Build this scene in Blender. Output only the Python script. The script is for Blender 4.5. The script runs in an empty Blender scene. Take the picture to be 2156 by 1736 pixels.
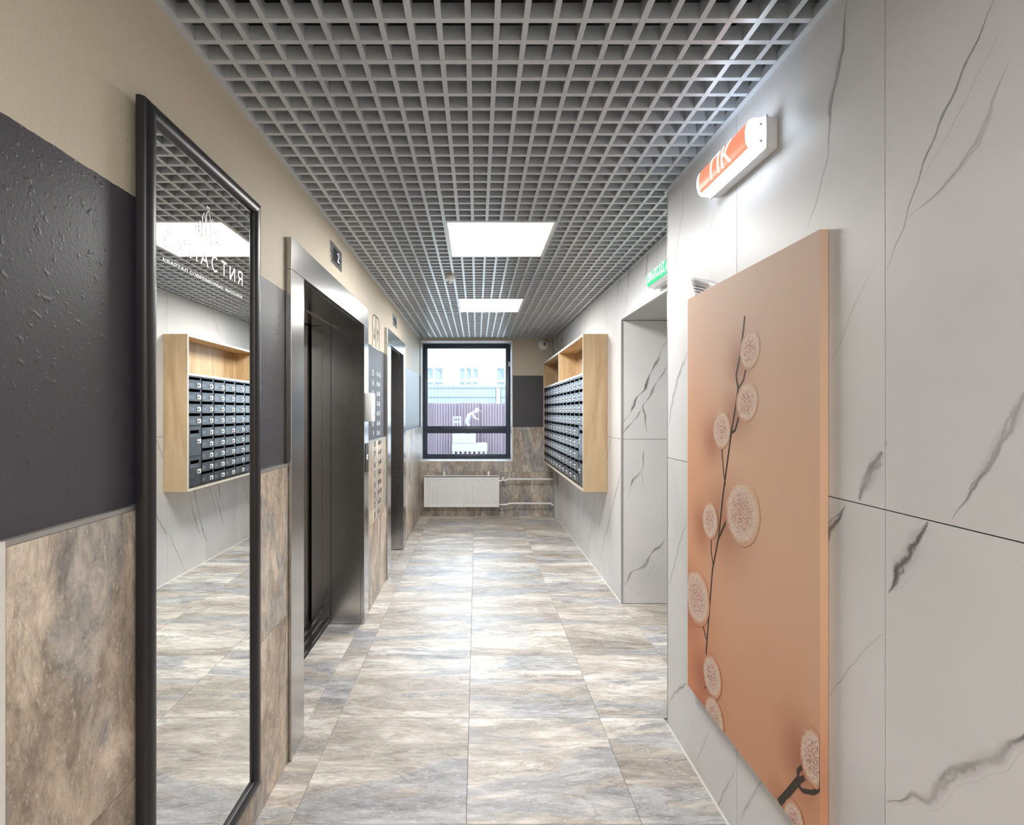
import bpy, bmesh, math, random
from mathutils import Vector, Matrix

random.seed(7)
SC = bpy.context.scene
COL = SC.collection

# ------------------------------------------------------------------ camera
CAM_H = 1.434
cam_d = bpy.data.cameras.new('camera')
cam = bpy.data.objects.new('camera', cam_d)
COL.objects.link(cam)
cam.location = (0, 0, CAM_H)
cam.rotation_euler = (math.radians(90), 0, 0)
cam_d.sensor_fit = 'HORIZONTAL'
cam_d.sensor_width = 36
cam_d.lens = 36 * 1048 / 2156
cam_d.shift_x = (1078 - 1004) / 2156
cam_d.shift_y = (866 - 868) / 2156
cam_d.clip_start = 0.02
cam_d.clip_end = 300
SC.camera = cam

# ------------------------------------------------------------------ world: flat overcast daylight
W = bpy.data.worlds.new('overcast_sky')
SC.world = W
W.use_nodes = True
W.node_tree.nodes['Background'].inputs[0].default_value = (0.75, 0.885, 1.0, 1)
W.node_tree.nodes['Background'].inputs[1].default_value = 4.4
PANEL_L = 18.5          # radiance of the ceiling light panels
LAMP_L = 4.5            # radiance of the lit emergency lamp

# ------------------------------------------------------------------ view
vs = SC.view_settings
SC.display_settings.display_device = 'sRGB'
vs.view_transform = 'Standard'
vs.look = 'None'
vs.exposure = 1.22
vs.gamma = 1.0
vs.use_curve_mapping = False
cy = SC.cycles
cy.max_bounces = 8; cy.diffuse_bounces = 5; cy.glossy_bounces = 4; cy.transmission_bounces = 2; cy.transparent_max_bounces = 8
cy.caustics_reflective = False; cy.caustics_refractive = False
cy.sample_clamp_indirect = 6.0
cy.use_adaptive_sampling = True; cy.adaptive_threshold = 0.045; cy.adaptive_min_samples = 12

# ------------------------------------------------------------------ dimensions (metres; corridor runs along +Y)
XL = -0.785     # painted face of the left wall
XD = -0.773     # face of the tile dado on the left wall
XN = 0.875      # face of the near right wall
XF = 1.080      # face of the far right wall
YC = 2.285      # end of the near right wall
YE = 6.830      # end wall
YB = -1.600     # wall behind the camera
ZC = 2.438      # underside of the grid ceiling
ZT = 2.760      # concrete slab above the grid
ZDADO = 1.222
ZBAND = 1.927

# ------------------------------------------------------------------ text meshes (made first, while the scene is small)
_txt = {}
def make_texts(strings):
    obs = []
    for s in strings:
        c = bpy.data.curves.new('txt', 'FONT')
        c.body = s[0] if isinstance(s, tuple) else s
        if isinstance(s, tuple):
            c.offset = s[1]
            if len(s) > 2: c.space_character = s[2]
        c.resolution_u = 4
        o = bpy.data.objects.new('txt', c)
        COL.objects.link(o)
        obs.append((s, o, c))
    dg = bpy.context.evaluated_depsgraph_get()
    for s, o, c in obs:
        me = bpy.data.meshes.new_from_object(o.evaluated_get(dg))
        vs_ = [tuple(v.co[:2]) for v in me.vertices]
        fs = [tuple(p.vertices) for p in me.polygons]
        x0 = min(v[0] for v in vs_); x1 = max(v[0] for v in vs_)
        y0 = min(v[1] for v in vs_); y1 = max(v[1] for v in vs_)
        _txt[s] = (vs_, fs, (x0, x1, y0, y1))
        bpy.data.meshes.remove(me)
        bpy.data.objects.remove(o)
        bpy.data.curves.remove(c)

FLOORS = [(15, '97-103'), (14, '90-96'), (13, '83-89'), (12, '76-82'), (11, '69-75'), (10, '62-68'), (9, '55-61'), (8, '48-54'),
          (7, '41-47'), (6, '34-40'), (5, '27-33'), (4, '20-26'), (3, '13-19'), (2, '6-12'), (1, '1-5')]
SUB = 'КВАРТАЛ СОВРЕМЕННЫХ ЖИТЕЛЕЙ'
make_texts([SUB, 'ПК', ('ВЫХОД', 0.012), 'СПАМ', '2', '1'] +
           [(str(a), 0.025) for a, _ in FLOORS] + [(b, 0.02) for _, b in FLOORS] + [str(i) for i in range(1, 104) if i > 2])

# ------------------------------------------------------------------ mesh helpers
ORG = {}

class B:
    """collects geometry in world coordinates; build() links it as one mesh object"""
    def __init__(s):
        s.v, s.f, s.m, s.at = [], [], [], {}
    def add(s, vs_, fs, mi=0):
        o = len(s.v)
        s.v += [tuple(p) for p in vs_]
        s.f += [tuple(i + o for i in f) for f in fs]
        s.m += [mi] * len(fs)
        return o
    def box(s, x0, x1, y0, y1, z0, z1, mi=0):
        v = [(x0, y0, z0), (x1, y0, z0), (x1, y1, z0), (x0, y1, z0), (x0, y0, z1), (x1, y0, z1), (x1, y1, z1), (x0, y1, z1)]
        s.add(v, [(0, 3, 2, 1), (4, 5, 6, 7), (0, 1, 5, 4), (1, 2, 6, 5), (2, 3, 7, 6), (3, 0, 4, 7)], mi)
        return s
    def bbox(s, x0, x1, y0, y1, z0, z1, r, seg=2, mi=0):
        bm = bmesh.new()
        bmesh.ops.create_cube(bm, size=1)
        for v in bm.verts:
            v.co = ((x0 + x1) / 2 + v.co.x * (x1 - x0), (y0 + y1) / 2 + v.co.y * (y1 - y0), (z0 + z1) / 2 + v.co.z * (z1 - z0))
        bmesh.ops.bevel(bm, geom=bm.edges[:], offset=r, segments=seg, affect='EDGES', profile=0.5)
        bm.verts.ensure_lookup_table()
        s.add([v.co[:] for v in bm.verts], [tuple(q.index for q in f.verts) for f in bm.faces], mi)
        bm.free()
        return s
    def extrude(s, prof, axis, a0, a1, mi=0, cap=True):
        """closed profile of 2-D points pushed along an axis; profile axes are the other two in x,y,z order"""
        n = len(prof)
        def P(p, a):
            return (a, p[0], p[1]) if axis == 'x' else (p[0], a, p[1]) if axis == 'y' else (p[0], p[1], a)
        v = [P(p, a0) for p in prof] + [P(p, a1) for p in prof]
        f = [(i, (i + 1) % n, n + (i + 1) % n, n + i) for i in range(n)]
        if cap: f += [tuple(range(n))[::-1], tuple(range(n, 2 * n))]
        s.add(v, f, mi)
        return s
    def lathe(s, prof, c, axis, seg=24, mi=0):
        """prof: (radius, distance along axis) pairs"""
        A = Vector(axis).normalized()
        U = A.orthogonal().normalized()
        V_ = A.cross(U)
        C = Vector(c)
        v, f = [], []
        for r, h in prof:
            for k in range(seg):
                t = 2 * math.pi * k / seg
                v.append((C + A * h + (U * math.cos(t) + V_ * math.sin(t)) * r)[:])
        for i in range(len(prof) - 1):
            for k in range(seg):
                f.append((i * seg + k, i * seg + (k + 1) % seg, (i + 1) * seg + (k + 1) % seg, (i + 1) * seg + k))
        f.append(tuple(range(seg))[::-1])
        f.append(tuple((len(prof) - 1) * seg + k for k in range(seg)))
        s.add(v, f, mi)
        return s
    def tube(s, pts, r, seg=12, mi=0):
        pts = [Vector(p) for p in pts]
        v, f = [], []
        n = len(pts)
        up = None
        for i, p in enumerate(pts):
            t = (pts[min(i + 1, n - 1)] - pts[max(i - 1, 0)]).normalized()
            if up is None:
                up = t.orthogonal().normalized()
            up = (up - t * up.dot(t)).normalized()
            w = t.cross(up)
            for k in range(seg):
                a = 2 * math.pi * k / seg
                v.append((p + (up * math.cos(a) + w * math.sin(a)) * r)[:])
        for i in range(n - 1):
            for k in range(seg):
                f.append((i * seg + k, i * seg + (k + 1) % seg, (i + 1) * seg + (k + 1) % seg, (i + 1) * seg + k))
        f.append(tuple(range(seg))[::-1])
        f.append(tuple((n - 1) * seg + k for k in range(seg)))
        s.add(v, f, mi)
        return s
    def text(s, key, org, right, up, w=None, h=None, depth=0.0008, mi=0, fn=None):
        """flat lettering with a little thickness; org is the lower left corner of its box"""
        vs_, fs, (x0, x1, y0, y1) = _txt[key]
        sx = (w / (x1 - x0)) if w else None
        sy = (h / (y1 - y0)) if h else sx
        if sx is None: sx = sy
        R, U = Vector(right), Vector(up)
        N = R.cross(U)
        O = Vector(org)
        v = [(O + R * ((a - x0) * sx) + U * ((b - y0) * sy) + N * depth) for a, b in vs_]
        s.add([fn(p) if fn else p[:] for p in v], fs, mi)
        return s
    def build(s, name, mat, parent=None, origin=None, smooth=False, angle=35):
        if origin is None:
            origin = ORG[parent] if parent else (0, 0, 0)
        O = Vector(origin)
        me = bpy.data.meshes.new(name)
        me.from_pydata([(Vector(p) - O)[:] for p in s.v], [], s.f)
        mats = mat if isinstance(mat, (list, tuple)) else [mat]
        for m in mats: me.materials.append(m)
        me.polygons.foreach_set('material_index', s.m)
        for k, (typ, vals) in s.at.items():
            a = me.attributes.new(k, typ, 'POINT')
            if typ == 'FLOAT': a.data.foreach_set('value', vals)
            else: a.data.foreach_set('color', [c for q in vals for c in q])
        bm = bmesh.new(); bm.from_mesh(me)
        if not s.at: bmesh.ops.recalc_face_normals(bm, faces=bm.faces[:])
        bm.to_mesh(me); bm.free()
        if smooth:
            me.polygons.foreach_set('use_smooth', [True] * len(me.polygons))
            try: me.set_sharp_from_angle(angle=math.radians(angle))
            except Exception: pass
        return link(bpy.data.objects.new(name, me), parent, origin)

def link(o, parent, origin):
    COL.objects.link(o)
    O = Vector(origin)
    if parent:
        o.parent = parent
        o.location = O - Vector(ORG[parent])
    else:
        o.location = O
    ORG[o] = tuple(O)
    return o

def inst(name, me, parent, origin):
    return link(bpy.data.objects.new(name, me), parent, origin)

def tag(o, label=None, cat=None, group=None, kind=None):
    if label: o['label'] = label
    if cat: o['category'] = cat
    if group: o['group'] = group
    if kind: o['kind'] = kind
    return o

def thing(name, origin, label, cat, group=None):
    o = bpy.data.objects.new(name, None)
    o.empty_display_size = 0.1
    link(o, None, origin)
    return tag(o, label, cat, group)

def struct(o, label, cat):
    return tag(o, label, cat, None, 'structure')

# ------------------------------------------------------------------ materials
class N:
    def __init__(s, name):
        s.m = bpy.data.materials.new(name)
        s.m.use_nodes = True
        s.t = s.m.node_tree
        s.b = s.t.nodes['Principled BSDF']
        s.out = s.t.nodes['Material Output']
    def n(s, typ, **kw):
        nd = s.t.nodes.new(typ)
        for k, v in kw.items():
            if k.startswith('i_'):
                nd.inputs[int(k[2:])].default_value = v
            else:
                setattr(nd, k, v)
        return nd
    def l(s, a, b):
        s.t.links.new(a, b)
    def setp(s, **kw):
        names = {'color': 'Base Color', 'rough': 'Roughness', 'metal': 'Metallic', 'spec': 'Specular IOR Level', 'ec': 'Emission Color', 'es': 'Emission Strength'}
        for k, v in kw.items():
            i = s.b.inputs[names[k]]
            if hasattr(v, 'is_linked') or isinstance(v, bpy.types.NodeSocket): s.l(v, i)
            elif k in ('color', 'ec'): i.default_value = (*v, 1)
            else: i.default_value = v
        return s
    def val(s, x, y, op, clamp=False):
        nd = s.n('ShaderNodeMath', operation=op, use_clamp=clamp)
        for i, q in enumerate((x, y)):
            if q is None: continue
            if isinstance(q, (int, float)): nd.inputs[i].default_value = q
            else: s.l(q, nd.inputs[i])
        return nd.outputs[0]
    def mix(s, f, a, b, mode='MIX'):
        nd = s.n('ShaderNodeMix', data_type='RGBA', blend_type=mode)
        for i, q in ((0, f), (6, a), (7, b)):
            if isinstance(q, (int, float)): nd.inputs[i].default_value = q
            elif isinstance(q, tuple): nd.inputs[i].default_value = (*q, 1)
            else: s.l(q, nd.inputs[i])
        return nd.outputs[2]
    def ramp(s, f, stops, interp='LINEAR'):
        nd = s.n('ShaderNodeValToRGB')
        r = nd.color_ramp
        r.interpolation = interp
        while len(r.elements) < len(stops): r.elements.new(0.5)
        for e, (p, c) in zip(r.elements, stops):
            e.position = p
            e.color = (*c, 1) if isinstance(c, tuple) else (c, c, c, 1)
        s.l(f, nd.inputs[0])
        return nd.outputs[0]
    def obj(s, scale=(1, 1, 1), rnd=0.0, loc=(0, 0, 0)):
        tc = s.n('ShaderNodeTexCoord').outputs['Object']
        if rnd:
            r = s.n('ShaderNodeObjectInfo').outputs['Random']
            cx = s.n('ShaderNodeCombineXYZ')
            for i, k in enumerate((1.0, 1.7, 2.3)):
                s.l(s.val(r, rnd * k, 'MULTIPLY'), cx.inputs[i])
            ad = s.n('ShaderNodeVectorMath', operation='ADD')
            s.l(tc, ad.inputs[0]); s.l(cx.outputs[0], ad.inputs[1])
            tc = ad.outputs[0]
        mp = s.n('ShaderNodeMapping')
        mp.inputs['Scale'].default_value = scale
        mp.inputs['Location'].default_value = loc
        s.l(tc, mp.inputs['Vector'])
        return mp.outputs[0]
    def noise(s, vec, scale, detail=4, rough=0.5, dist=0.0, out=0):
        nd = s.n('ShaderNodeTexNoise')
        nd.inputs['Scale'].default_value = scale
        nd.inputs['Detail'].default_value = detail
        nd.inputs['Roughness'].default_value = rough
        nd.inputs['Distortion'].default_value = dist
        s.l(vec, nd.inputs['Vector'])
        return nd.outputs[out]
    def bump(s, h, strength, dist=0.001):
        nd = s.n('ShaderNodeBump')
        nd.inputs['Strength'].default_value = strength
        nd.inputs['Distance'].default_value = dist
        s.l(h, nd.inputs['Height'])
        s.l(nd.outputs[0], s.b.inputs['Normal'])

def plain(name, color, rough=0.5, metal=0.0, spec=0.5, var=0.06, scale=30, bump=0.0):
    m = N(name)
    f = m.noise(m.obj(), scale, 3)
    c2 = tuple(max(0, c * (1 - var * 2)) for c in color)
    c1 = tuple(min(1, c * (1 + var * 0.5)) for c in color)
    m.setp(color=m.mix(f, c1, c2), rough=rough, metal=metal, spec=spec)
    if bump: m.bump(f, bump)
    return m.m

def emit(name, color, strength, base=(0.8, 0.8, 0.8), lights=False):
    m = N(name)
    f = m.noise(m.obj(), 12, 2)
    m.setp(color=base, rough=0.4, ec=color, es=strength)
    m.l(m.mix(f, color, tuple(c * 0.96 for c in color)), m.b.inputs['Emission Color'])
    m.m.cycles.emission_sampling = 'FRONT' if lights else 'NONE'
    return m.m

def stone_mat(name, scale, tint=(1, 1, 1), rough=0.34, spec=0.5, seam_k=0.45, mott=0.22, bump=0.0):
    """streaked travertine-look porcelain; scale stretches the streaks"""
    m = N(name)
    v = m.obj(scale, rnd=41.0)
    wv = m.noise(v, 1.3, 3, 0.5, out=1)
    sub = m.n('ShaderNodeVectorMath', operation='SUBTRACT'); m.l(wv, sub.inputs[0]); sub.inputs[1].default_value = (0.5, 0.5, 0.5)
    sc = m.n('ShaderNodeVectorMath', operation='SCALE'); m.l(sub.outputs[0], sc.inputs[0]); sc.inputs['Scale'].default_value = 0.55
    ad = m.n('ShaderNodeVectorMath', operation='ADD'); m.l(v, ad.inputs[0]); m.l(sc.outputs[0], ad.inputs[1])
    vw = ad.outputs[0]
    n1 = m.noise(vw, 1.1, 9, 0.70, 0.35)
    def T(c): return tuple(a * b for a, b in zip(c, tint))
    base = m.ramp(n1, [(0.28, T((0.20, 0.17, 0.15))), (0.40, T((0.36, 0.315, 0.27))), (0.50, T((0.50, 0.445, 0.385))), (0.57, T((0.64, 0.59, 0.53))), (0.66, T((0.82, 0.78, 0.72)))])
    n2 = m.noise(vw, 0.8, 7, 0.66, 0.5)
    # grey slate patches
    g = m.ramp(n2, [(0.515, 0.0), (0.565, 0.85)])
    n3 = m.noise(vw, 3.0, 6, 0.7)
    grey = m.ramp(n3, [(0.3, T((0.19, 0.19, 0.205))), (0.5, T((0.37, 0.375, 0.39))), (0.7, T((0.60, 0.595, 0.59)))])
    col = m.mix(g, base, grey)
    # thin dark seams where the strata turn
    n4 = m.noise(vw, 1.7, 6, 0.6, 0.6)
    d = m.val(m.val(n4, 0.5, 'SUBTRACT'), None, 'ABSOLUTE')
    seam = m.ramp(d, [(0.0, seam_k), (0.012, 0.0)])
    col = m.mix(seam, col, T((0.17, 0.14, 0.12)))
    # mottling
    n6 = m.noise(vw, 9.0, 6, 0.8, 0.15)
    mo = m.ramp(n6, [(0.36, (1 - mott * 1.3,) * 3), (0.5, (1.0, 1.0, 1.0)), (0.64, (1 + mott,) * 3)])
    col = m.mix(1.0, col, mo, 'MULTIPLY')
    # pale flecks
    fv = m.obj(tuple(0.4 + 0.6 * q for q in scale), rnd=41.0)
    n5 = m.noise(fv, 48, 3, 0.65)
    fl = m.ramp(n5, [(0.60, 0.0), (0.70, 0.6)])
    col = m.mix(fl, col, T((0.80, 0.77, 0.72)))
    m.setp(color=col, rough=rough, spec=spec)
    if bump: m.bump(n3, bump, 0.002)
    return m.m

def marble_mat(name):
    m = N(name)
    v = m.obj((1, 1, 1), rnd=17.0)
    cl = m.noise(v, 1.6, 4, 0.5, 0.5)
    base = m.ramp(cl, [(0.35, (0.71, 0.71, 0.715)), (0.6, (0.79, 0.785, 0.775))])
    vu = m.n('ShaderNodeAttribute', attribute_name='vein_u').outputs['Fac']
    st = m.n('ShaderNodeAttribute', attribute_name='vein_s').outputs['Fac']
    nz = m.noise(v, 38, 5, 0.65)
    n2 = m.noise(v, 9, 3, 0.5)
    wob = m.val(m.val(n2, 0.5, 'SUBTRACT'), 2.4, 'MULTIPLY')
    jit = m.val(m.val(nz, 0.5, 'SUBTRACT'), 0.8, 'MULTIPLY')
    au = m.val(vu, None, 'ABSOLUTE')
    edge = m.ramp(au, [(0.55, 1.0), (1.0, 0.0)])
    c0 = m.val(m.val(m.val(vu, wob, 'SUBTRACT'), jit, 'ADD'), None, 'ABSOLUTE')
    core = m.ramp(c0, [(0.0, 1.0), (0.16, 0.8), (0.36, 0.0)])
    n7 = m.noise(m.obj((1, 1, 1), rnd=23.0), 13, 4, 0.6)
    c1 = m.val(m.val(m.val(vu, m.val(m.val(n7, 0.5, 'SUBTRACT'), 3.2, 'MULTIPLY'), 'ADD'), jit, 'ADD'), None, 'ABSOLUTE')
    core = m.val(core, m.val(m.ramp(c1, [(0.0, 1.0), (0.10, 0.7), (0.24, 0.0)]), 0.75, 'MULTIPLY'), 'MAXIMUM')
    core = m.val(m.val(core, edge, 'MULTIPLY'), st, 'MULTIPLY')
    patch = m.ramp(m.noise(v, 5, 3), [(0.36, 0.25), (0.62, 1.0)])
    core = m.val(core, patch, 'MULTIPLY')
    halo = m.val(m.val(m.ramp(m.val(au, jit, 'ADD'), [(0.0, 0.55), (0.95, 0.0)]), edge, 'MULTIPLY'), st, 'MULTIPLY')
    col = m.mix(halo, base, (0.42, 0.40, 0.385))
    col = m.mix(core, col, (0.12, 0.112, 0.105))
    m.setp(color=col, rough=0.42, spec=0.35)
    return m.m

def wall_paint_mat(name):
    m = N(name)
    tc = m.n('ShaderNodeNewGeometry').outputs['Position']
    sp = m.n('ShaderNodeSeparateXYZ'); m.l(tc, sp.inputs[0])
    nz = m.noise(tc, 22, 3)
    z = m.val(sp.outputs[2], m.val(m.val(nz, 0.5, 'SUBTRACT'), 0.008, 'MULTIPLY'), 'ADD')
    step = m.val(z, ZBAND, 'GREATER_THAN')
    lump = m.noise(tc, 60, 2, 0.5)
    spots = m.ramp(lump, [(0.60, 0.0), (0.74, 1.0)])
    scuff = m.ramp(m.noise(tc, 3.0, 6, 0.7), [(0.62, 0.0), (0.8, 0.35)])
    beige = m.mix(m.noise(tc, 90, 2), (0.61, 0.545, 0.435), (0.57, 0.505, 0.40))
    dark = m.mix(scuff, (0.066, 0.062, 0.072), (0.13, 0.125, 0.138))
    m.setp(color=m.mix(step, dark, beige), spec=0.4)
    m.l(m.mix(step, (0.42, 0.42, 0.42), (0.6, 0.6, 0.6)), m.b.inputs['Roughness'])
    h = m.val(m.noise(tc, 160, 2), m.val(spots, 2.2, 'MULTIPLY'), 'ADD')
    m.bump(h, 0.22, 0.0016)
    return m.m

def steel_mat(name, color=(0.52, 0.51, 0.495), rough=0.22, axis=(300, 300, 4)):
    m = N(name)
    g = m.noise(m.obj(axis), 1.0, 2)
    smear = m.noise(m.obj(), 2.2, 4, 0.6)
    m.setp(metal=1.0, color=m.mix(g, color, tuple(c * 0.97 for c in color)))
    m.l(m.val(m.val(smear, 0.08, 'MULTIPLY'), rough - 0.04, 'ADD'), m.b.inputs['Roughness'])
    return m.m

def oak_mat(name, scale):
    m = N(name)
    v = m.obj(scale, rnd=9.0)
    n1 = m.noise(v, 1.0, 6, 0.6, 0.9)
    n2 = m.noise(v, 7.0, 5, 0.65, 0.2)
    c = m.ramp(n1, [(0.30, (0.36, 0.235, 0.125)), (0.47, (0.54, 0.385, 0.225)), (0.60, (0.64, 0.48, 0.30)), (0.75, (0.56, 0.41, 0.25))])
    c = m.mix(m.val(n2, 0.45, 'MULTIPLY'), c, (0.44, 0.30, 0.165))
    m.setp(color=c, rough=0.45, spec=0.4)
    return m.m

def glass_mat(name):
    m = N(name)
    m.t.nodes.remove(m.b)
    tr = m.n('ShaderNodeBsdfTransparent')
    gl = m.n('ShaderNodeBsdfGlossy')
    gl.inputs['Roughness'].default_value = 0.02
    fr = m.n('ShaderNodeFresnel'); fr.inputs[0].default_value = 1.45
    mx = m.n('ShaderNodeMixShader')
    c = m.mix(m.noise(m.obj(), 6, 2), (0.95, 0.97, 0.98), (0.90, 0.93, 0.95))
    m.l(c, tr.inputs[0])
    m.l(fr.outputs[0], mx.inputs[0]); m.l(tr.outputs[0], mx.inputs[1]); m.l(gl.outputs[0], mx.inputs[2])
    m.l(mx.outputs[0], m.out.inputs[0])
    return m.m

M = {}
M['floor'] = stone_mat('floor_porcelain', (1.0, 4.2, 3.0), tint=(1.06, 1.07, 1.08), rough=0.46, spec=0.75)
M['dado'] = stone_mat('dado_porcelain', (3.0, 3.4, 1.4), tint=(0.98, 0.90, 0.81), rough=0.4, seam_k=0.25, mott=0.28, bump=0.15)
M['dado_end'] = stone_mat('end_wall_porcelain', (4.2, 3.0, 1.5), tint=(0.88, 0.84, 0.80), rough=0.42, seam_k=0.35, mott=0.28, bump=0.1)
M['marble'] = marble_mat('white_veined_marble')
M['paint'] = wall_paint_mat('two_tone_wall_paint')
M['grout'] = plain('joint_grout', (0.17, 0.15, 0.14), 0.8)
M['floor_grout'] = plain('floor_grout', (0.46, 0.42, 0.38), 0.8)
M['silicone'] = plain('pale_edge_bead', (0.75, 0.72, 0.67), 0.5)
M['trim'] = plain('satin_trim', (0.46, 0.45, 0.43), 0.35, metal=0.6)
M['grid'] = plain('silver_grid_paint', (0.56, 0.60, 0.64), 0.28, spec=0.9, var=0.03)
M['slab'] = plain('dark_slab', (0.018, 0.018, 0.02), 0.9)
M['steel'] = steel_mat('brushed_steel')
M['steel_door'] = steel_mat('brushed_door_steel', (0.30, 0.285, 0.27), 0.3)
M['steel_dark'] = plain('dark_sill', (0.10, 0.095, 0.09), 0.4, metal=0.8)
M['gap'] = plain('black_gap', (0.008, 0.008, 0.008), 0.8)
M['black_frame'] = plain('black_frame_lacquer', (0.012, 0.011, 0.014), 0.36, spec=0.6)
M['white'] = plain('white_plastic', (0.80, 0.80, 0.80), 0.35, var=0.02)
M['white_paint'] = plain('white_enamel', (0.83, 0.83, 0.82), 0.3, var=0.02)
M['plaster'] = plain('grey_plaster', (0.50, 0.50, 0.49), 0.7, var=0.05)
M['white_reveal'] = plain('white_reveal_paint', (0.80, 0.81, 0.82), 0.5, var=0.03)
M['win_frame'] = plain('anthracite_window_frame', (0.045, 0.062, 0.095), 0.35)
M['glass'] = glass_mat('window_glass')
M['mailbox'] = plain('slate_blue_steel', (0.045, 0.050, 0.062), 0.33, spec=0.6)
M['mail_inside'] = plain('mailbox_interior', (0.006, 0.006, 0.007), 0.8)
M['oak_v'] = oak_mat('oak_laminate_upright', (7.0, 7.0, 0.8))
M['oak_h'] = oak_mat('oak_laminate_lengthwise', (7.0, 0.8, 7.0))
M['edge_highlight'] = plain('painted_edge_highlight', (0.78, 0.72, 0.62), 0.4)  # light caught on the oak board edges, put into a paler colour
M['black_print'] = plain('black_lettering', (0.02, 0.02, 0.02), 0.5)
M['white_print'] = plain('white_lettering', (0.80, 0.82, 0.80), 0.5)
M['number_highlight'] = plain('painted_number_highlight', (0.30, 0.33, 0.38), 0.35)  # pale grey paints in the highlights on embossed digits of the door's colour
M['lens'] = plain('black_lens', (0.006, 0.006, 0.008), 0.1)
# ------------------------------------------------------------------ mirror and lettering materials
def mirror_mat(name):
    m = N(name)
    c = m.mix(m.noise(m.obj(), 3, 2), (0.90, 0.915, 0.90), (0.88, 0.90, 0.885))
    m.setp(color=c, rough=0.0, metal=1.0)
    return m.m
def etched_mat(name):
    m = N(name)
    df = m.n('ShaderNodeBsdfDiffuse')
    m.l(m.mix(m.noise(m.obj(), 40, 2), (0.80, 0.80, 0.79), (0.74, 0.74, 0.73)), df.inputs[0])
    gl = m.n('ShaderNodeBsdfGlossy'); gl.inputs['Roughness'].default_value = 0.5
    mx = m.n('ShaderNodeMixShader'); mx.inputs[0].default_value = 0.6
    m.l(df.outputs[0], mx.inputs[1]); m.l(gl.outputs[0], mx.inputs[2]); m.l(mx.outputs[0], m.out.inputs[0])
    return m.m
M['mirror'] = mirror_mat('silvered_mirror')
M['etched'] = etched_mat('etched_mirror_lettering')
M['ghost_edge'] = plain('painted_ghost_outline', (0.11, 0.10, 0.095), 0.6)  # dark outline painted in for the mirror ghost around the lettering

def marble_slab(name, parent, plane, c, a0, a1, z0, z1, veins, thick=0.010, flip=1):
    """one marble slab. plane 'x': lies on x=c facing -x (flip 1); plane 'y': lies on y=c facing -y (flip 1) or +y (-1).
    a = y or x along the wall. Veins are thin inlaid strips carrying the attributes the marble material reads."""
    b = B()
    def P(a, z, d):
        return (c + d * flip, a, z) if plane == 'x' else (a, c + d * flip, z)
    v = [P(a0, z0, 0), P(a1, z0, 0), P(a1, z1, 0), P(a0, z1, 0), P(a0, z0, thick), P(a1, z0, thick), P(a1, z1, thick), P(a0, z1, thick)]
    f = [(0, 1, 2, 3), (7, 6, 5, 4), (0, 4, 5, 1), (1, 5, 6, 2), (2, 6, 7, 3), (3, 7, 4, 0)]
    if (plane == 'x') == (flip == 1): f = [q[::-1] for q in f]
    b.add(v, f)
    vu, vs_ = [2.0] * 8, [0.0] * 8
    lift = 0.00006
    for pts, w, s in veins:
        lift += 0.000012
        # resample with a little wander
        rs = []
        for i in range(len(pts) - 1):
            (p, q), (r, t) = pts[i], pts[i + 1]
            n = max(2, int(math.hypot(r - p, t - q) / 0.008))
            for k in range(n):
                e = k / n
                rs.append((p + (r - p) * e, q + (t - q) * e))
        rs.append(pts[-1])
        L = len(rs)
        rows = []
        for i, (a, z) in enumerate(rs):
            a2, z2 = rs[min(i + 1, L - 1)]; a1_, z1_ = rs[max(i - 1, 0)]
            tx, tz = a2 - a1_, z2 - z1_
            ln = math.hypot(tx, tz) or 1
            nx, nz = -tz / ln, tx / ln
            hw = 1.3 * w * (0.75 + 0.5 * math.sin(a * 31 + z * 23)) * min(1, 0.10 + 3.0 * min(i, L - 1 - i) / L)
            hw = max(hw, 0.0015)
            jj = w * (0.45 * math.sin(a * 27 + z * 19) + 0.16 * math.sin(a * 71 - z * 53))
            a += nx * jj; z += nz * jj
            ok = a0 < a < a1 and z0 < z < z1
            rows.append((a, z, nx * hw, nz * hw, ok))
        prev = None
        for (a, z, dx, dz, ok) in rows:
            if not ok:
                prev = None; continue
            o = len(b.v)
            for k in (-1, 0, 1):
                b.v.append(P(min(max(a + dx * k, a0), a1), min(max(z + dz * k, z0), z1), -lift)); vu.append(float(k)); vs_.append(s)
            if prev is not None:
                for k in (0, 1):
                    q = (prev + k, prev + k + 1, o + k + 1, o + k)
                    # face outwards
                    A, Bq, Cq = (Vector(b.v[q[i]]) for i in range(3))
                    nrm = (Bq - A).cross(Cq - A)
                    want = -flip
                    comp = nrm.x if plane == 'x' else nrm.y
                    b.f.append(q if comp * want > 0 else q[::-1]); b.m.append(0)
            prev = o
    b.at = {'vein_u': ('FLOAT', vu), 'vein_s': ('FLOAT', vs_)}
    org = P((a0 + a1) / 2, (z0 + z1) / 2, 0)
    return b.build(name, M['marble'], parent, org)

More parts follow.
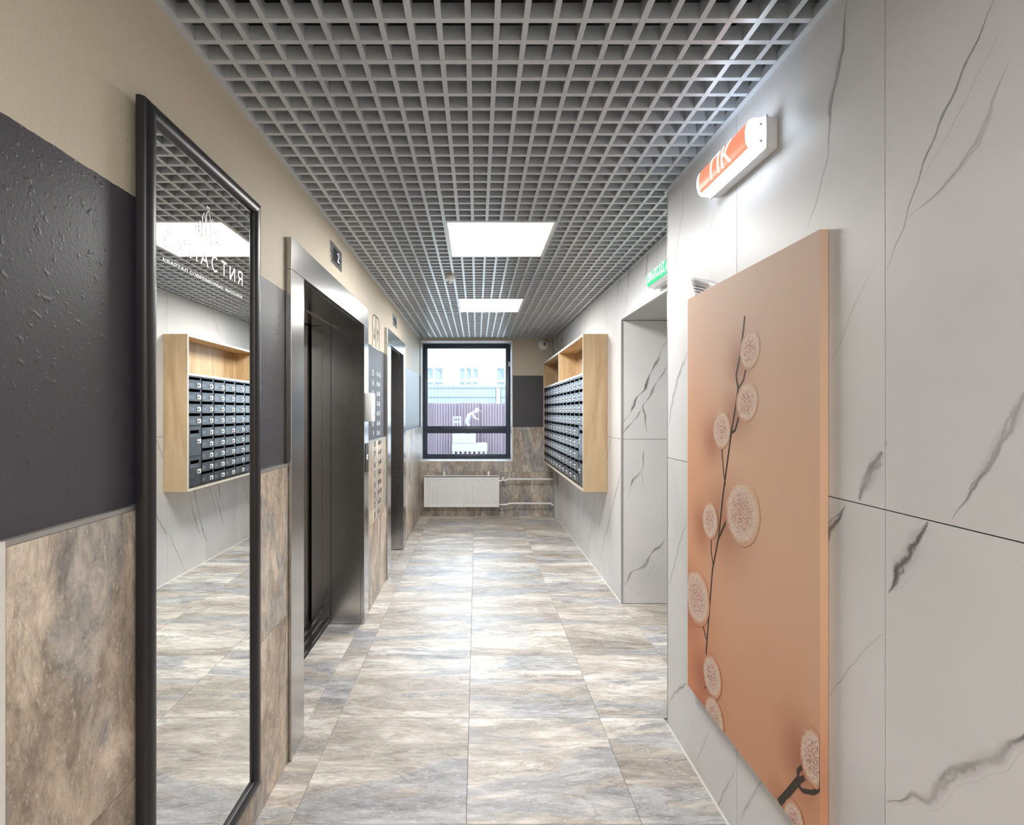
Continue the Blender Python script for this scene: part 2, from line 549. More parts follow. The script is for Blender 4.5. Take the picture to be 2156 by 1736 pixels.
def random_veins(a0, a1, z0, z1, n, rnd, lean=-0.45):
    """long veins that rise towards smaller a, with side branches"""
    out = []
    for _ in range(n):
        a = rnd.uniform(a0 - 0.1, a1 + 0.2); z = rnd.uniform(z0 - 0.3, z1 - 0.2)
        ln = rnd.uniform(0.45, 1.15); pts = [(a, z)]
        k = int(ln / 0.09); sl = lean * rnd.uniform(0.55, 1.4)
        for i in range(k):
            sl += rnd.uniform(-0.22, 0.22) * 0.6
            z += 0.09; a += 0.09 * sl
            pts.append((a, z))
        w = rnd.choice((0.006, 0.008, 0.012, 0.016)); s = rnd.uniform(0.55, 1.0)
        out.append((pts, w, s))
        if rnd.random() < 0.6:
            j = rnd.randrange(1, max(2, k - 1)); q = [pts[j]]
            sl2 = sl + rnd.choice((-0.5, 0.35))
            for i in range(rnd.randrange(3, 6)):
                q.append((q[-1][0] + 0.07 * sl2, q[-1][1] + 0.07)); sl2 *= 0.85
            out.append((q, w * 0.6, s * 0.7))
    return out

NEAR_VEINS=[
 ([(1.064, 1.729), (1.041, 1.768), (1.018, 1.809), (0.996, 1.867), (0.969, 1.93), (0.944, 1.976), (0.912, 2.022), (0.885, 2.064), (0.856, 2.109), (0.837, 2.141)],0.011,0.9),
 ([(1.012, 1.824), (0.969, 1.837), (0.935, 1.85), (0.903, 1.874), (0.868, 1.903), (0.848, 1.945), (0.844, 1.959), (0.818, 2.008)],0.007,0.6),
 ([(0.974, 1.891), (0.921, 1.949), (0.894, 1.985), (0.868, 2.019), (0.833, 2.067)],0.006,0.4),
 ([(0.912, 1.234), (0.885, 1.279), (0.86, 1.324), (0.837, 1.367), (0.796, 1.446), (0.754, 1.51)],0.01,0.7),
 ([(1.167, 2.443), (1.189, 2.303), (1.238, 2.185), (1.243, 2.07), (1.29, 1.958), (1.318, 1.919)],0.01,0.9),
 ([(1.097, 1.754), (1.152, 1.682), (1.197, 1.601), (1.246, 1.53)],0.006,0.5),
 ([(1.069, 1.374), (1.097, 1.32), (1.11, 1.303), (1.148, 1.228)],0.016,1.0),
 ([(1.185, 1.212), (1.238, 1.146), (1.318, 1.039)],0.014,0.9),
 ([(1.071, 0.955), (1.11, 0.916), (1.152, 0.858), (1.197, 0.79), (1.238, 0.727), (1.318, 0.599)],0.008,0.55),
 ([(0.972, 1.224), (1.001, 1.172), (1.035, 1.114), (1.064, 1.052)],0.018,1.0),
 ([(1.064, 0.603), (1.035, 0.63), (1.001, 0.668), (0.969, 0.686), (0.954, 0.704), (0.935, 0.753), (0.885, 0.81), (0.844, 0.855), (0.796, 0.922), (0.767, 0.97)],0.012,0.85),
 ([(2.103, 2.379), (2.113, 2.293), (2.153, 2.206), (2.204, 2.099), (2.237, 2.002)],0.012,0.8),
 ([(1.83, 2.178), (1.864, 2.124), (1.743, 2.093)],0.01,0.3),
 ([(2.056, 1.691), (2.153, 1.59), (2.231, 1.468), (2.281, 1.36)],0.016,0.6),
 ([(2.056, 1.014), (2.153, 0.871), (2.204, 0.774), (2.275, 0.644)],0.016,0.9),
 ([(2.079, 0.305), (2.204, 0.185), (2.27, 0.1)],0.014,0.8),
 ([(1.683, 0.231), (1.777, 0.071), (1.849, -0.073)],0.01,0.5),
 ([(1.489, 0.363), (1.565, 0.241), (1.649, 0.082)],0.01,0.6),
 ([(1.887, 0.221), (1.989, 0.041)],0.006,0.3),
 ([(1.649, 1.695), (1.849, 1.462), (2.103, 1.165)],0.006,0.4),
]
JAMB_VEINS=[
 ([(1.434, 1.981), (1.335, 1.793), (1.246, 1.597), (1.175, 1.491), (1.09, 1.331)],0.016,1.0),
 ([(1.434, 1.81), (1.317, 1.597), (1.246, 1.473), (1.264, 1.384), (1.257, 1.242)],0.013,0.8),
 ([(1.235, 1.448), (1.157, 1.349), (1.09, 1.26)],0.011,0.9),
 ([(1.257, 1.154), (1.235, 1.012), (1.175, 0.923), (1.122, 0.781)],0.012,0.8),
 ([(1.228, 0.994), (1.239, 0.88)],0.007,0.6),
 ([(1.434, 0.515), (1.317, 0.373), (1.228, 0.266), (1.157, 0.231), (1.09, 0.135)],0.018,1.0),
 ([(1.406, 0.426), (1.299, 0.248), (1.193, 0.035)],0.004,0.35),
]
CATKINS=[
 (1.557,1.626,0.0545,0.0594),
 (1.574,1.463,0.0610,0.0601),
 (1.736,1.369,0.0610,0.0646),
 (1.605,1.106,0.1015,0.1026),
 (1.821,1.036,0.0595,0.0678),
 (1.931,0.714,0.1045,0.1050),
 (1.806,0.474,0.0695,0.0741),
 (1.791,0.33,0.0720,0.0769),
 (1.261,0.557,0.0520,0.0722),
 (1.338,0.324,0.0440,0.0638),
]
STEMS=[
 ([(1.585, 1.738), (1.591, 1.701), (1.614, 1.613), (1.637, 1.553), (1.625, 1.508), (1.643, 1.443), (1.668, 1.364), (1.7, 1.241), (1.726, 1.139), (1.756, 0.992), (1.802, 0.86), (1.828, 0.694), (1.851, 0.544), (1.858, 0.40)],0.006),
 ([(1.577, 1.571), (1.593, 1.534), (1.625, 1.508)],0.0045),
 ([(1.619, 1.42), (1.643, 1.373), (1.668, 1.361)],0.006),
 ([(1.732, 1.303), (1.722, 1.23), (1.709, 1.183)],0.004),
 ([(1.7, 1.063), (1.76, 0.982)],0.006),
 ([(1.813, 0.972), (1.81, 0.918), (1.795, 0.879)],0.004),
 ([(1.878, 0.629), (1.851, 0.588)],0.005),
 ([(1.821, 0.402), (1.828, 0.366)],0.005),
 ([(1.406, 0.329), (1.363, 0.391), (1.319, 0.458)],0.012),
 ([(1.319, 0.458), (1.322, 0.48), (1.294, 0.518)],0.007),
 ([(1.332, 0.444), (1.303, 0.442), (1.263, 0.468), (1.215, 0.52)],0.007),
 ([(1.322, 0.451), (1.296, 0.482)],0.008),
]
# ================================================================== SETTING
# ---------------- floor
fl = struct(B().box(-1.6, 1.62, YB - 0.2, YE + 0.5, -0.12, -0.010).build('floor', M['floor_grout']), 'streaked beige and grey porcelain tile floor of the lobby', 'floor')
TX0, TXP, TY0, TYP = -0.649, 0.612, 2.333, 0.602
_tm = {}
def floor_tile(x0, x1, y0, y1, g=0.0007):
    w, d = round(x1 - x0, 4), round(y1 - y0, 4)
    c = ((x0 + x1) / 2, (y0 + y1) / 2, -0.010)
    if (w, d) not in _tm:
        hx, hy, r = w / 2 - g, d / 2 - g, 0.0012
        b = B()
        v = []
        for z, q in ((0, 0), (0.010 - r * 0.6, 0), (0.010, r)):
            v += [(-hx + q, -hy + q, z), (hx - q, -hy + q, z), (hx - q, hy - q, z), (-hx + q, hy - q, z)]
        f = [(8, 9, 10, 11)]
        for k in (0, 4):
            f += [(k + i, k + (i + 1) % 4, k + 4 + (i + 1) % 4, k + 4 + i) for i in range(4)]
        b.add(v, f)
        o = b.build('floor_tile', M['floor'], fl, (0, 0, 0))
        o.location = Vector(c); ORG[o] = c
        _tm[(w, d)] = o.data
        return o
    return inst('floor_tile', _tm[(w, d)], fl, c)
rows = []
k = -6
while True:
    y0 = TY0 + TYP * k
    if y0 > YE: break
    rows.append((max(y0, YB), min(y0 + TYP, YE))); k += 1
for y0, y1 in rows:
    for i in range(-1, 3):
        x0, x1 = TX0 + TXP * i, TX0 + TXP * (i + 1)
        xr = XN if y1 <= YC + 0.1 else XF
        x0, x1 = max(x0, XL), min(x1, xr)
        if x1 - x0 > 0.02: floor_tile(x0, x1, y0, y1)
floor_tile(XL - 0.215, XL, 2.19, 2.935); floor_tile(XL - 0.215, XL, 2.935, 3.36)
floor_tile(XL - 0.215, XL, 4.41, 5.16)
floor_tile(XF, XF + 0.45, 2.46, 2.935); floor_tile(XF, XF + 0.45, 2.935, 3.537); floor_tile(XF, XF + 0.45, 3.537, 3.717)

# ---------------- left wall (two-tone paint, tile dado, two lift openings)
E1 = dict(o0=2.040, o1=3.493, i0=2.190, i1=3.361)
E2 = dict(o0=4.240, o1=5.300, i0=4.405, i1=5.170)
ZHEAD = 2.018
b = B()
XW = -1.30
b.box(XW, XL, YB, E1['i0'] - 0.06, -0.02, ZT)
b.box(XW, XL, E1['i1'] + 0.06, E2['i0'] - 0.06, -0.02, ZT)
b.box(XW, XL, E2['i1'] + 0.06, YE + 0.5, -0.02, ZT)
for e in (E1, E2): b.box(XW, XL, e['i0'] - 0.06, e['i1'] + 0.06, ZHEAD + 0.06, ZT)
wl = struct(b.build('wall_left', M['paint']), 'left wall painted beige over dark plum above a stone tile dado', 'wall')
_dm = {}
def dado_tile(parent, y0, y1, z0, z1, g=0.0010):
    c = (XL, (y0 + y1) / 2, (z0 + z1) / 2)
    key = (round(y1 - y0, 4), round(z1 - z0, 4))
    if key in _dm: return inst('tile', _dm[key], parent, c)
    o = B().box(XL, XD, y0 + g, y1 - g, z0 + g, z1 - g).build('tile', M['dado'], parent, c)
    _dm[key] = o.data
    return o
def dado_run(y0, y1, ys):
    e = [y0] + [y for y in ys if y0 + 0.02 < y < y1 - 0.02] + [y1]
    for a, c in zip(e, e[1:]):
        dado_tile(wl, a, c, 0.0, 0.606); dado_tile(wl, a, c, 0.606, ZDADO - 0.010)
    B().box(XL, XD + 0.001, y0, y1, ZDADO - 0.010, ZDADO).build('dado_trim', M['trim'], wl)
    B().box(XL, XL + 0.0105, y0, y1, 0.0, ZDADO - 0.011).build('dado_bed', M['grout'], wl)
dado_run(YB, 0.795, [-1.0, -0.4, 0.2])
dado_run(0.813, E1['o0'] - 0.001, [1.415, 2.017])
dado_run(E1['o1'] + 0.001, E2['o0'] - 0.001, [3.95])
dado_run(E2['o1'] + 0.001, YE - 0.012, [5.42, 6.02, 6.62])
struct(B().box(XL, XD + 0.003, 0.795, 0.813, 0, ZDADO).build('trim_1', M['silicone']), 'pale vertical edge strip on the left tile dado by the camera', 'trim')

# ---------------- end wall with the window
WX0, WX1, WZ0, WZ1, WY = -0.775, 0.482, 0.756, 2.405, 7.150
b = B()
b.box(-1.6, WX0, YE, WY + 0.10, -0.02, ZT)
b.box(WX1, 1.62, YE, WY + 0.10, -0.02, ZT)
b.box(WX0, WX1, YE, WY + 0.10, -0.02, WZ0)
b.box(WX0, WX1, YE, WY + 0.10, WZ1, ZT)
we = struct(b.build('wall_end', M['paint']), 'end wall painted beige over dark plum around the window above stone tiles', 'wall')
_em = {}
YT = YE - 0.011
def end_tile(x0, x1, z0, z1, g=0.001):
    c = ((x0 + x1) / 2, YE, (z0 + z1) / 2)
    B().box(x0 + g, x1 - g, YT, YE, z0 + g, z1 - g).build('tile', M['dado_end'], we, c)
xs = [XL + 0.001, -0.637, -0.030, 0.577, XF]
for a, c in zip(xs, xs[1:]):
    end_tile(a, c, 0.0, 0.606)
    zt = WZ0 - 0.005 if c <= WX1 else ZDADO
    if a < WX1 < c:
        end_tile(a, WX1 + 0.004, 0.606, WZ0 - 0.005); end_tile(WX1 + 0.004, c, 0.606, ZDADO)
    else:
        end_tile(a, c, 0.606, zt)
b = B()
b.box(WX0 + 0.001, WX1, YT - 0.004, WY, WZ0 - 0.005, WZ0 + 0.006)                 # sill
b.box(WX0 + 0.001, WX1 + 0.008, YE - 0.004, WY, WZ1 - 0.006, WZ1 + 0.004)
b.box(WX1 - 0.006, WX1 + 0.008, YT - 0.004, WY, WZ0 - 0.005, WZ1)
b.box(WX0 - 0.004, WX0 + 0.006, YE + 0.012, WY, WZ0, WZ1)
struct(b.build('trim_2', M['white_reveal']), 'white reveal and sill around the end window', 'trim')

fx0, fx1, fz0, fz1 = WX0 + 0.006, WX1 - 0.006, WZ0 + 0.006, WZ1 - 0.006
FW, my0, my1 = 0.056, 1.132, 1.217
win = thing('window_1', (0, WY, fz0), 'anthracite framed window with a wide lower rail at the end of the lobby', 'window'); win['kind'] = 'structure'
def wframe(name, x0, x1, z0, z1): return B().bbox(x0, x1, WY - 0.035, WY + 0.035, z0, z1, 0.006).build(name, M['win_frame'], win, smooth=True)
wframe('frame_stile', fx0, fx0 + FW, fz0, fz1); wframe('frame_stile', fx1 - FW, fx1, fz0, fz1)
wframe('frame_rail', fx0 + FW - 0.004, fx1 - FW + 0.004, fz1 - FW, fz1); wframe('frame_rail', fx0 + FW - 0.004, fx1 - FW + 0.004, fz0, fz0 + FW)
wframe('frame_rail', fx0 + FW - 0.004, fx1 - FW + 0.004, my0, my1)
for z0, z1 in ((fz0 + FW, my0), (my1, fz1 - FW)):
    B().box(fx0 + FW, fx1 - FW, WY - 0.004, WY + 0.004, z0, z1).build('pane', M['glass'], win)
    b = B()
    x0, x1, w = fx0 + FW - 0.001, fx1 - FW + 0.001, 0.009
    b.box(x0, x0 + w, WY - 0.02, WY - 0.004, z0, z1); b.box(x1 - w, x1, WY - 0.02, WY - 0.004, z0, z1)
    b.box(x0, x1, WY - 0.02, WY - 0.004, z1 - w, z1); b.box(x0, x1, WY - 0.02, WY - 0.004, z0, z0 + w)
    b.build('glazing_bead', M['win_frame'], win)
B().bbox(fx1 - 0.028, fx1 + 0.002, WY - 0.05, WY - 0.034, 2.075, 2.145, 0.003).build('hinge_cover', M['white'], win)

# ---------------- right walls (marble slabs)
ZJ = 1.2235
SLJ = 0.0014
wr = struct(B().box(XN + 0.010, 1.50, YB, YC - 0.010, -0.02, ZT).build('wall_right_near', M['grout']), 'near right wall clad in white marble slabs with dark veins', 'wall')
nj = [YB, -1.348, -0.740, -0.136, 0.464, 1.0675, 1.676, YC]
rv = random.Random(3)
for a, c in zip(nj, nj[1:]):
    for z0, z1 in ((0.0, ZJ), (ZJ, ZT - 0.02)):
        veins = NEAR_VEINS if c > 0.6 else random_veins(a, c, z0, z1, 4, rv)
        marble_slab('marble_slab', wr, 'x', XN, a + SLJ, c - SLJ, z0 + SLJ, z1 - SLJ, veins)
for z0, z1 in ((0.0, ZJ), (ZJ, ZT - 0.02)):
    marble_slab('marble_slab', wr, 'y', YC, XN + 0.003, 1.49, z0 + SLJ, z1 - SLJ, random_veins(XN, 1.49, z0, z1, 2, rv), flip=-1)
B().box(XN - 0.0012, XN + 0.004, YC - 0.004, YC + 0.0012, 0, ZC).build('corner_profile', M['trim'], wr)

DY0, DY1, DZ = 2.455, 3.720, 2.116
b = B()
b.box(XF + 0.010, 1.62, YC, DY0 - 0.010, -0.02, ZT)
b.box(XF + 0.010, 1.62, DY1 + 0.010, YE + 0.02, -0.02, ZT)
b.box(XF + 0.010, 1.62, DY0 - 0.010, DY1 + 0.010, DZ + 0.006, ZT)
wf = struct(b.build('wall_right_far', M['grout']), 'far right wall clad in white marble slabs around the doorway and the mailboxes', 'wall')
fj = [YC + 0.002, DY0, 2.97, 3.57, DY1, 4.17, 4.77, 5.37, 5.97, 6.57, YE - 0.012]
for a, c in zip(fj, fj[1:]):
    for z0, z1 in ((0.0, ZJ + 0.004), (ZJ + 0.004, ZT - 0.02)):
        if DY0 - 0.001 < (a + c) / 2 < DY1:
            if z1 < DZ: continue
            z0 = DZ
        ga = 0 if a in (DY0, DY1) and False else SLJ
        marble_slab('marble_slab', wf, 'x', XF, a + ga, c - ga, z0 + SLJ, z1 - SLJ, random_veins(a, c, z0, z1, 5 if z1 < DZ else 4 if z0 < DZ - 0.01 else 2, rv))
for z0, z1 in ((0.0, ZJ + 0.004), (ZJ + 0.004, DZ - 0.002)):
    marble_slab('marble_slab', wf, 'y', DY1, XF + 0.002, 1.53, z0 + SLJ, z1 - SLJ, JAMB_VEINS)
    marble_slab('marble_slab', wf, 'y', DY0, XF + 0.002, 1.53, z0 + SLJ, z1 - SLJ, random_veins(XF, 1.53, z0, z1, 2, rv), flip=-1)
B().box(XF, 1.55, DY0, DY1, DZ, DZ + 0.005).build('soffit', M['plaster'], wf)
for y in (DY0, DY1):
    B().box(XF - 0.002, XF + 0.010, y - 0.006, y + 0.006, 0, DZ).build('corner_profile', M['trim'], wf)

dr = thing('door_1', (1.55, 3.09, 0), 'plain grey steel door set deep in the marble doorway', 'door'); dr['kind'] = 'structure'
B().box(1.535, 1.60, DY0 + 0.001, DY0 + 0.06, 0, DZ - 0.001).box(1.535, 1.60, DY1 - 0.06, DY1 - 0.001, 0, DZ - 0.001).box(1.535, 1.60, DY0 + 0.06, DY1 - 0.06, DZ - 0.07, DZ - 0.001).build('door_frame', M['plaster'], dr)
B().bbox(1.55, 1.59, DY0 + 0.06, DY1 - 0.06, 0.006, DZ - 0.07, 0.004).build('door_leaf', M['plaster'], dr)
B().tube([(1.55, 2.62, 1.02), (1.50, 2.62, 1.02), (1.50, 2.74, 1.02)], 0.009).build('door_handle', M['steel'], dr, smooth=True)

# pipe boxing in the far right corner
struct(B().bbox(1.036, XF + 0.002, 6.60, YT, 0.0, ZC, 0.004).build('trim_3', M['plaster']), 'narrow grey boxed pipe chase in the far corner', 'trim')

# pale bead where floor meets the right walls
struct(B().extrude([(XN - 0.006, 0.0), (XN, 0.0), (XN, 0.006)], 'y', YB, YC).build('trim_4', M['silicone']), 'pale bead along the foot of the near marble wall', 'trim')
struct(B().extrude([(XF - 0.006, 0.0), (XF, 0.0), (XF, 0.006)], 'y', DY1, 6.60).build('trim_5', M['silicone']), 'pale bead along the foot of the far marble wall', 'trim')

# wall behind the camera
struct(B().box(-1.3, 1.5, YB - 0.15, YB, -0.02, ZT).build('wall_back', plain('beige_wall_paint', (0.60, 0.52, 0.40), 0.6)), 'painted wall at the entrance end of the lobby', 'wall')

# ---------------- grid ceiling
cl = struct(B().box(-1.6, 1.62, YB - 0.15, YE + 0.5, ZT, ZT + 0.15).build('ceiling', M['slab']), 'silver open grid ceiling of square cells under a dark slab', 'ceiling')
GX0, GY0, GP, CELL = -0.773, 2.630, 0.600, 0.075
BW, BH = 0.0075, 0.040
LIGHTS = {(1, 0), (1, 3), (1, -6)}           # (column, row) of the light panels
_bm = {}
def bar(parent, axis, x, y, ln, dz):
    key = (axis, round(ln, 4))
    if key not in _bm:
        b = B()
        if axis == 'y': b.box(-BW, BW, 0, ln, 0, BH)
        else: b.box(0, ln, -BW, BW, 0, BH)
        o = b.build('bar', M['grid'], None, (0, 0, 0))
        _bm[key] = o.data
        COL.objects.unlink(o); bpy.data.objects.remove(o)
    return inst('bar', _bm[key], parent, (x, y, ZC + dz))
r = -7
for r in range(-7, 7):
    y0 = GY0 + GP * r
    y1 = y0 + GP
    xmax = XN - 0.006 if y1 <= YC else XF - 0.020
    for c in range(0, 4):
        if (c, r) in LIGHTS: continue
        x0 = GX0 + GP * c
        x1 = min(x0 + GP, xmax)
        if x1 - x0 < 0.02: continue
        single = -3 <= r <= 2 and c < 3
        b = B()
        # runners along two sides
        b.box(x0 - 0.0085, x0 + 0.0085, y0, y1, ZC - 0.0008, ZC + BH)
        b.box(x0, x1, y0 - 0.0085, y0 + 0.0085, ZC - 0.0012, ZC + BH)
        xsn = [x0 + CELL * k for k in range(1, 8) if x0 + CELL * k < x1 - 0.01]
        ysn = [y0 + CELL * k for k in range(1, 8)]
        if not single:
            for x in xsn: b.box(x - BW, x + BW, y0, y1, ZC, ZC + BH)
            for y in ysn: b.box(x0, x1, y - BW, y + BW, ZC + 0.0004, ZC + BH)
        p = b.build('grid_panel', M['grid'], cl, (x0, y0, ZC))
        if single:
            for x in xsn: bar(p, 'y', x, y0, GP, 0.0)
            for y in ysn: bar(p, 'x', x0, y, x1 - x0, 0.0004)
def edge(n, x0, x1, y0, y1, lab): struct(B().box(x0, x1, y0, y1, ZC - 0.003, ZC + 0.022).build(n, M['grid']), lab, 'trim')
edge('trim_6', XL, XL + 0.020, YB, YE, 'silver edge profile of the grid ceiling along the left wall')
edge('trim_7', XN - 0.018, XN, YB, YC, 'silver edge profile of the grid ceiling along the near marble wall')
edge('trim_8', XF - 0.012, XF, YC + 0.01, 6.60, 'silver edge profile of the grid ceiling along the far marble wall')
edge('trim_9', XL + 0.02, 1.03, YE - 0.012, YE, 'silver edge profile of the grid ceiling along the end wall')

# ---------------- ceiling light panels
def light_mat():
    m = N('light_panel_diffuser')
    f = m.noise(m.obj((1, 1, 1)), 2.0, 2)
    m.setp(color=(0.9, 0.9, 0.9), es=PANEL_L)
    m.l(m.mix(f, (1.0, 0.985, 0.96), (1.0, 0.99, 0.975)), m.b.inputs['Emission Color'])
    m.m.cycles.emission_sampling = 'FRONT'
    return m.m
M['panel'] = light_mat()
for (c, r), lab in (((1, 0), 'square lit ceiling panel nearest the camera in view'), ((1, 3), 'square lit ceiling panel further away towards the window'), ((1, -6), 'square lit ceiling panel at the entrance end behind the camera')):
    x0, y0 = GX0 + GP * c, GY0 + GP * r
    t = thing('ceiling_light', (x0 + 0.3, y0 + 0.3, ZC), lab, 'light', 'square ceiling light panels')
    db = B().box(x0 + 0.018, x0 + 0.582, y0 + 0.016, y0 + 0.584, ZC + 0.004, ZC + 0.008)
    db.m = [0, 1, 1, 1, 1, 1]          # only the underside shines
    db.build('diffuser', [M['panel'], M['white_paint']], t)
    b = B(); h = (ZC - 0.0016, ZC + 0.05)
    b.box(x0 + 0.002, x0 + 0.018, y0 + 0.010, y0 + 0.590, *h).box(x0 + 0.582, x0 + 0.598, y0 + 0.010, y0 + 0.590, *h)
    b.box(x0 + 0.018, x0 + 0.582, y0 + 0.010, y0 + 0.016, *h).box(x0 + 0.018, x0 + 0.582, y0 + 0.584, y0 + 0.590, *h)
    b.build('panel_frame', M['white_paint'], t)
    B().box(x0 + 0.01, x0 + 0.59, y0 + 0.01, y0 + 0.59, ZC + 0.05, ZC + 0.09).build('housing', M['white_paint'], t)
    B().box(x0 - 0.0085, x0 + 0.0018, y0, y0 + GP, ZC - 0.0008, ZC + BH).box(x0, x0 + GP, y0 - 0.0085, y0 + 0.0085, ZC - 0.0012, ZC + BH).build('runner', M['grid'], t)
# ================================================================== THINGS
# ---------------- lift entrances
XFR = XL + 0.025      # front of the steel portal
def lift(name, e, label):
    o0, o1, i0, i1 = e['o0'], e['o1'], e['i0'], e['i1']
    t = thing(name, (XL, (o0 + o1) / 2, 0), label, 'elevator', 'lift entrances in the left wall')
    s = M['steel']
    B().bbox(XL, XFR, o0, i0, 0.001, ZHEAD, 0.002).build('frame_jamb', s, t)
    B().bbox(XL, XFR, i1, o1, 0.001, ZHEAD, 0.002).build('frame_jamb', s, t)
    B().bbox(XL, XFR, o0, o1, ZHEAD + 0.0005, 2.150, 0.002).build('frame_head', s, t)
    xr = -0.984; xi = -1.046; xd = -1.115
    for y, sg in ((i0, 1), (i1, -1)):
        ya, yb = (y - 0.05, y) if sg == 1 else (y, y + 0.05)
        B().box(xr, XL - 0.0005, ya, yb, 0.001, ZHEAD - 0.001).build('reveal_panel', s, t)
        ya, yb = (y - 0.05, y + 0.004) if sg == 1 else (y - 0.004, y + 0.05)
        B().box(xi + 0.001, xr - 0.002, ya, yb, 0.001, ZHEAD - 0.004).build('inner_jamb', s, t)
        ya, yb = (y - 0.05, y + 0.001) if sg == 1 else (y - 0.001, y + 0.05)
        B().box(xd, xi - 0.001, ya, yb, 0.001, ZHEAD - 0.008).build('inner_jamb', s, t)
    B().box(xr, XL - 0.0005, i0, i1, ZHEAD - 0.001, ZHEAD + 0.05).build('soffit_panel', s, t)
    B().box(xd, xr - 0.002, i0, i1, ZHEAD - 0.006, ZHEAD + 0.05).build('soffit_panel', s, t)
    mid = (i0 + i1) / 2
    for a, c in ((i0 - 0.03, mid - 0.001), (mid + 0.001, i1 + 0.03)):
        B().bbox(-1.165, -1.130, a, c, 0.006, ZHEAD + 0.03, 0.003).build('door_leaf', M['steel_door'], t)
    B().box(-1.29, -1.175, i0 - 0.05, i1 + 0.05, 0, ZHEAD + 0.05).build('shaft_back', M['gap'], t)
    sl = B().box(-1.175, -1.0, i0, i1, -0.012, 0.0005).build('sill', M['steel_dark'], t)
    for x in (-1.150, -1.105, -1.06, -1.015):
        B().box(x - 0.006, x + 0.006, i0, i1, 0.0, 0.004).build('sill_rib', M['steel'], sl)
    for y in (mid - 0.25, mid - 0.21):
        B().lathe([(0.008, 0), (0.008, 0.003), (0.004, 0.004)], (-1.03, y, ZHEAD - 0.006), (0, 0, -1), 12).build('screw', M['steel'], t)
    return t
lift('elevator', E1, 'wide brushed steel lift entrance next to the tall mirror')
lift('elevator', E2, 'narrow brushed steel lift entrance nearest the window')

# ---------------- floor indicators above the lifts
def led(name, color, s):
    return emit(name, color, s, (0.05, 0.05, 0.05))
M['led'] = led('violet_led_digit', (0.62, 0.60, 1.0), 1.6)
def indicator(y0, y1, z0, z1, kind, label):
    t = thing('floor_indicator', (XL, (y0 + y1) / 2, z0), label, 'indicator', 'floor indicators above the lifts')
    B().bbox(XL, XL + 0.004, y0, y1, z0, z1, 0.0015).build('plate', M['steel'], t)
    yc, zc = (y0 + y1) / 2, (z0 + z1) / 2
    for y in (y0 + 0.02, y1 - 0.02):
        B().lathe([(0.005, 0), (0.005, 0.002), (0.003, 0.003)], (XL + 0.004, y, zc), (1, 0, 0), 12).build('screw', M['steel_dark'], t)
    if kind == 'two':
        B().box(XL + 0.004, XL + 0.0052, yc - 0.055, yc + 0.055, zc - 0.034, zc + 0.034).build('screen', M['gap'], t)
        B().text('2', (XL + 0.0053, yc + 0.012, zc - 0.026), (0, 1, 0), (0, 0, 1), w=0.036, h=0.052).build('digit', M['led'], t)
    else:
        b = B(); x = XL + 0.0042
        for (a, c, e, f) in ((-.045, -.028, -.004, .016), (-.05, -.022, .016, .022), (-.012, -.002, -.03, .03), (.008, .018, -.03, .03), (.03, .04, -.022, .012), (.024, .048, -.028, -.020)):
            b.box(x, x + 0.001, yc + a, yc + c, zc + e, zc + f)
        b.build('symbol', M['black_print'], t)
    return t
indicator(2.660, 2.880, 2.240, 2.352, 'two', 'steel floor indicator showing a lit violet 2 above the wide lift')
indicator(4.640, 4.866, 2.240, 2.352, 'sym', 'small floor indicator with dark symbols above the narrow lift')

# ---------------- call panel and white reader box on the portal
t = thing('call_panel', (XFR, 3.42, 1.02), 'slim steel call button panel with a lit ring on the wide lift portal', 'call panel')
B().bbox(XFR, XFR + 0.005, 3.385, 3.478, 1.020, 1.217, 0.002).build('plate', M['steel_dark'], t)
b = B(); R1, R2, n = 0.017, 0.012, 20
v = []
for i in range(n):
    a = 2 * math.pi * i / n
    v += [(XFR + 0.0056, 3.432 + R1 * math.cos(a), 1.122 + R1 * math.sin(a)), (XFR + 0.0056, 3.432 + R2 * math.cos(a), 1.122 + R2 * math.sin(a))]
b.add(v, [(2 * i, 2 * ((i + 1) % n), 2 * ((i + 1) % n) + 1, 2 * i + 1) for i in range(n)])
b.build('button_ring', emit('lit_button_ring', (0.8, 0.85, 1.0), 3.0), t)
B().lathe([(0.011, 0), (0.011, 0.002), (0.008, 0.003)], (XFR + 0.005, 3.432, 1.122), (1, 0, 0), 16).build('button', M['steel'], t)
t = thing('reader_box', (XFR, 3.43, 1.366), 'small white plastic box fixed to the steel portal beside the floor list', 'box')
B().bbox(XFR, XFR + 0.048, 3.375, 3.487, 1.366, 1.560, 0.004).build('case', M['white'], t, smooth=True)
B().lathe([(0.005, 0), (0.005, 0.001)], (XFR + 0.048, 3.45, 1.458), (1, 0, 0), 10).build('keyhole', M['lens'], t)
B().lathe([(0.006, 0), (0.006, 0.001)], (XFR + 0.048, 3.455, 1.412), (1, 0, 0), 10).build('keyhole', M['lens'], t)

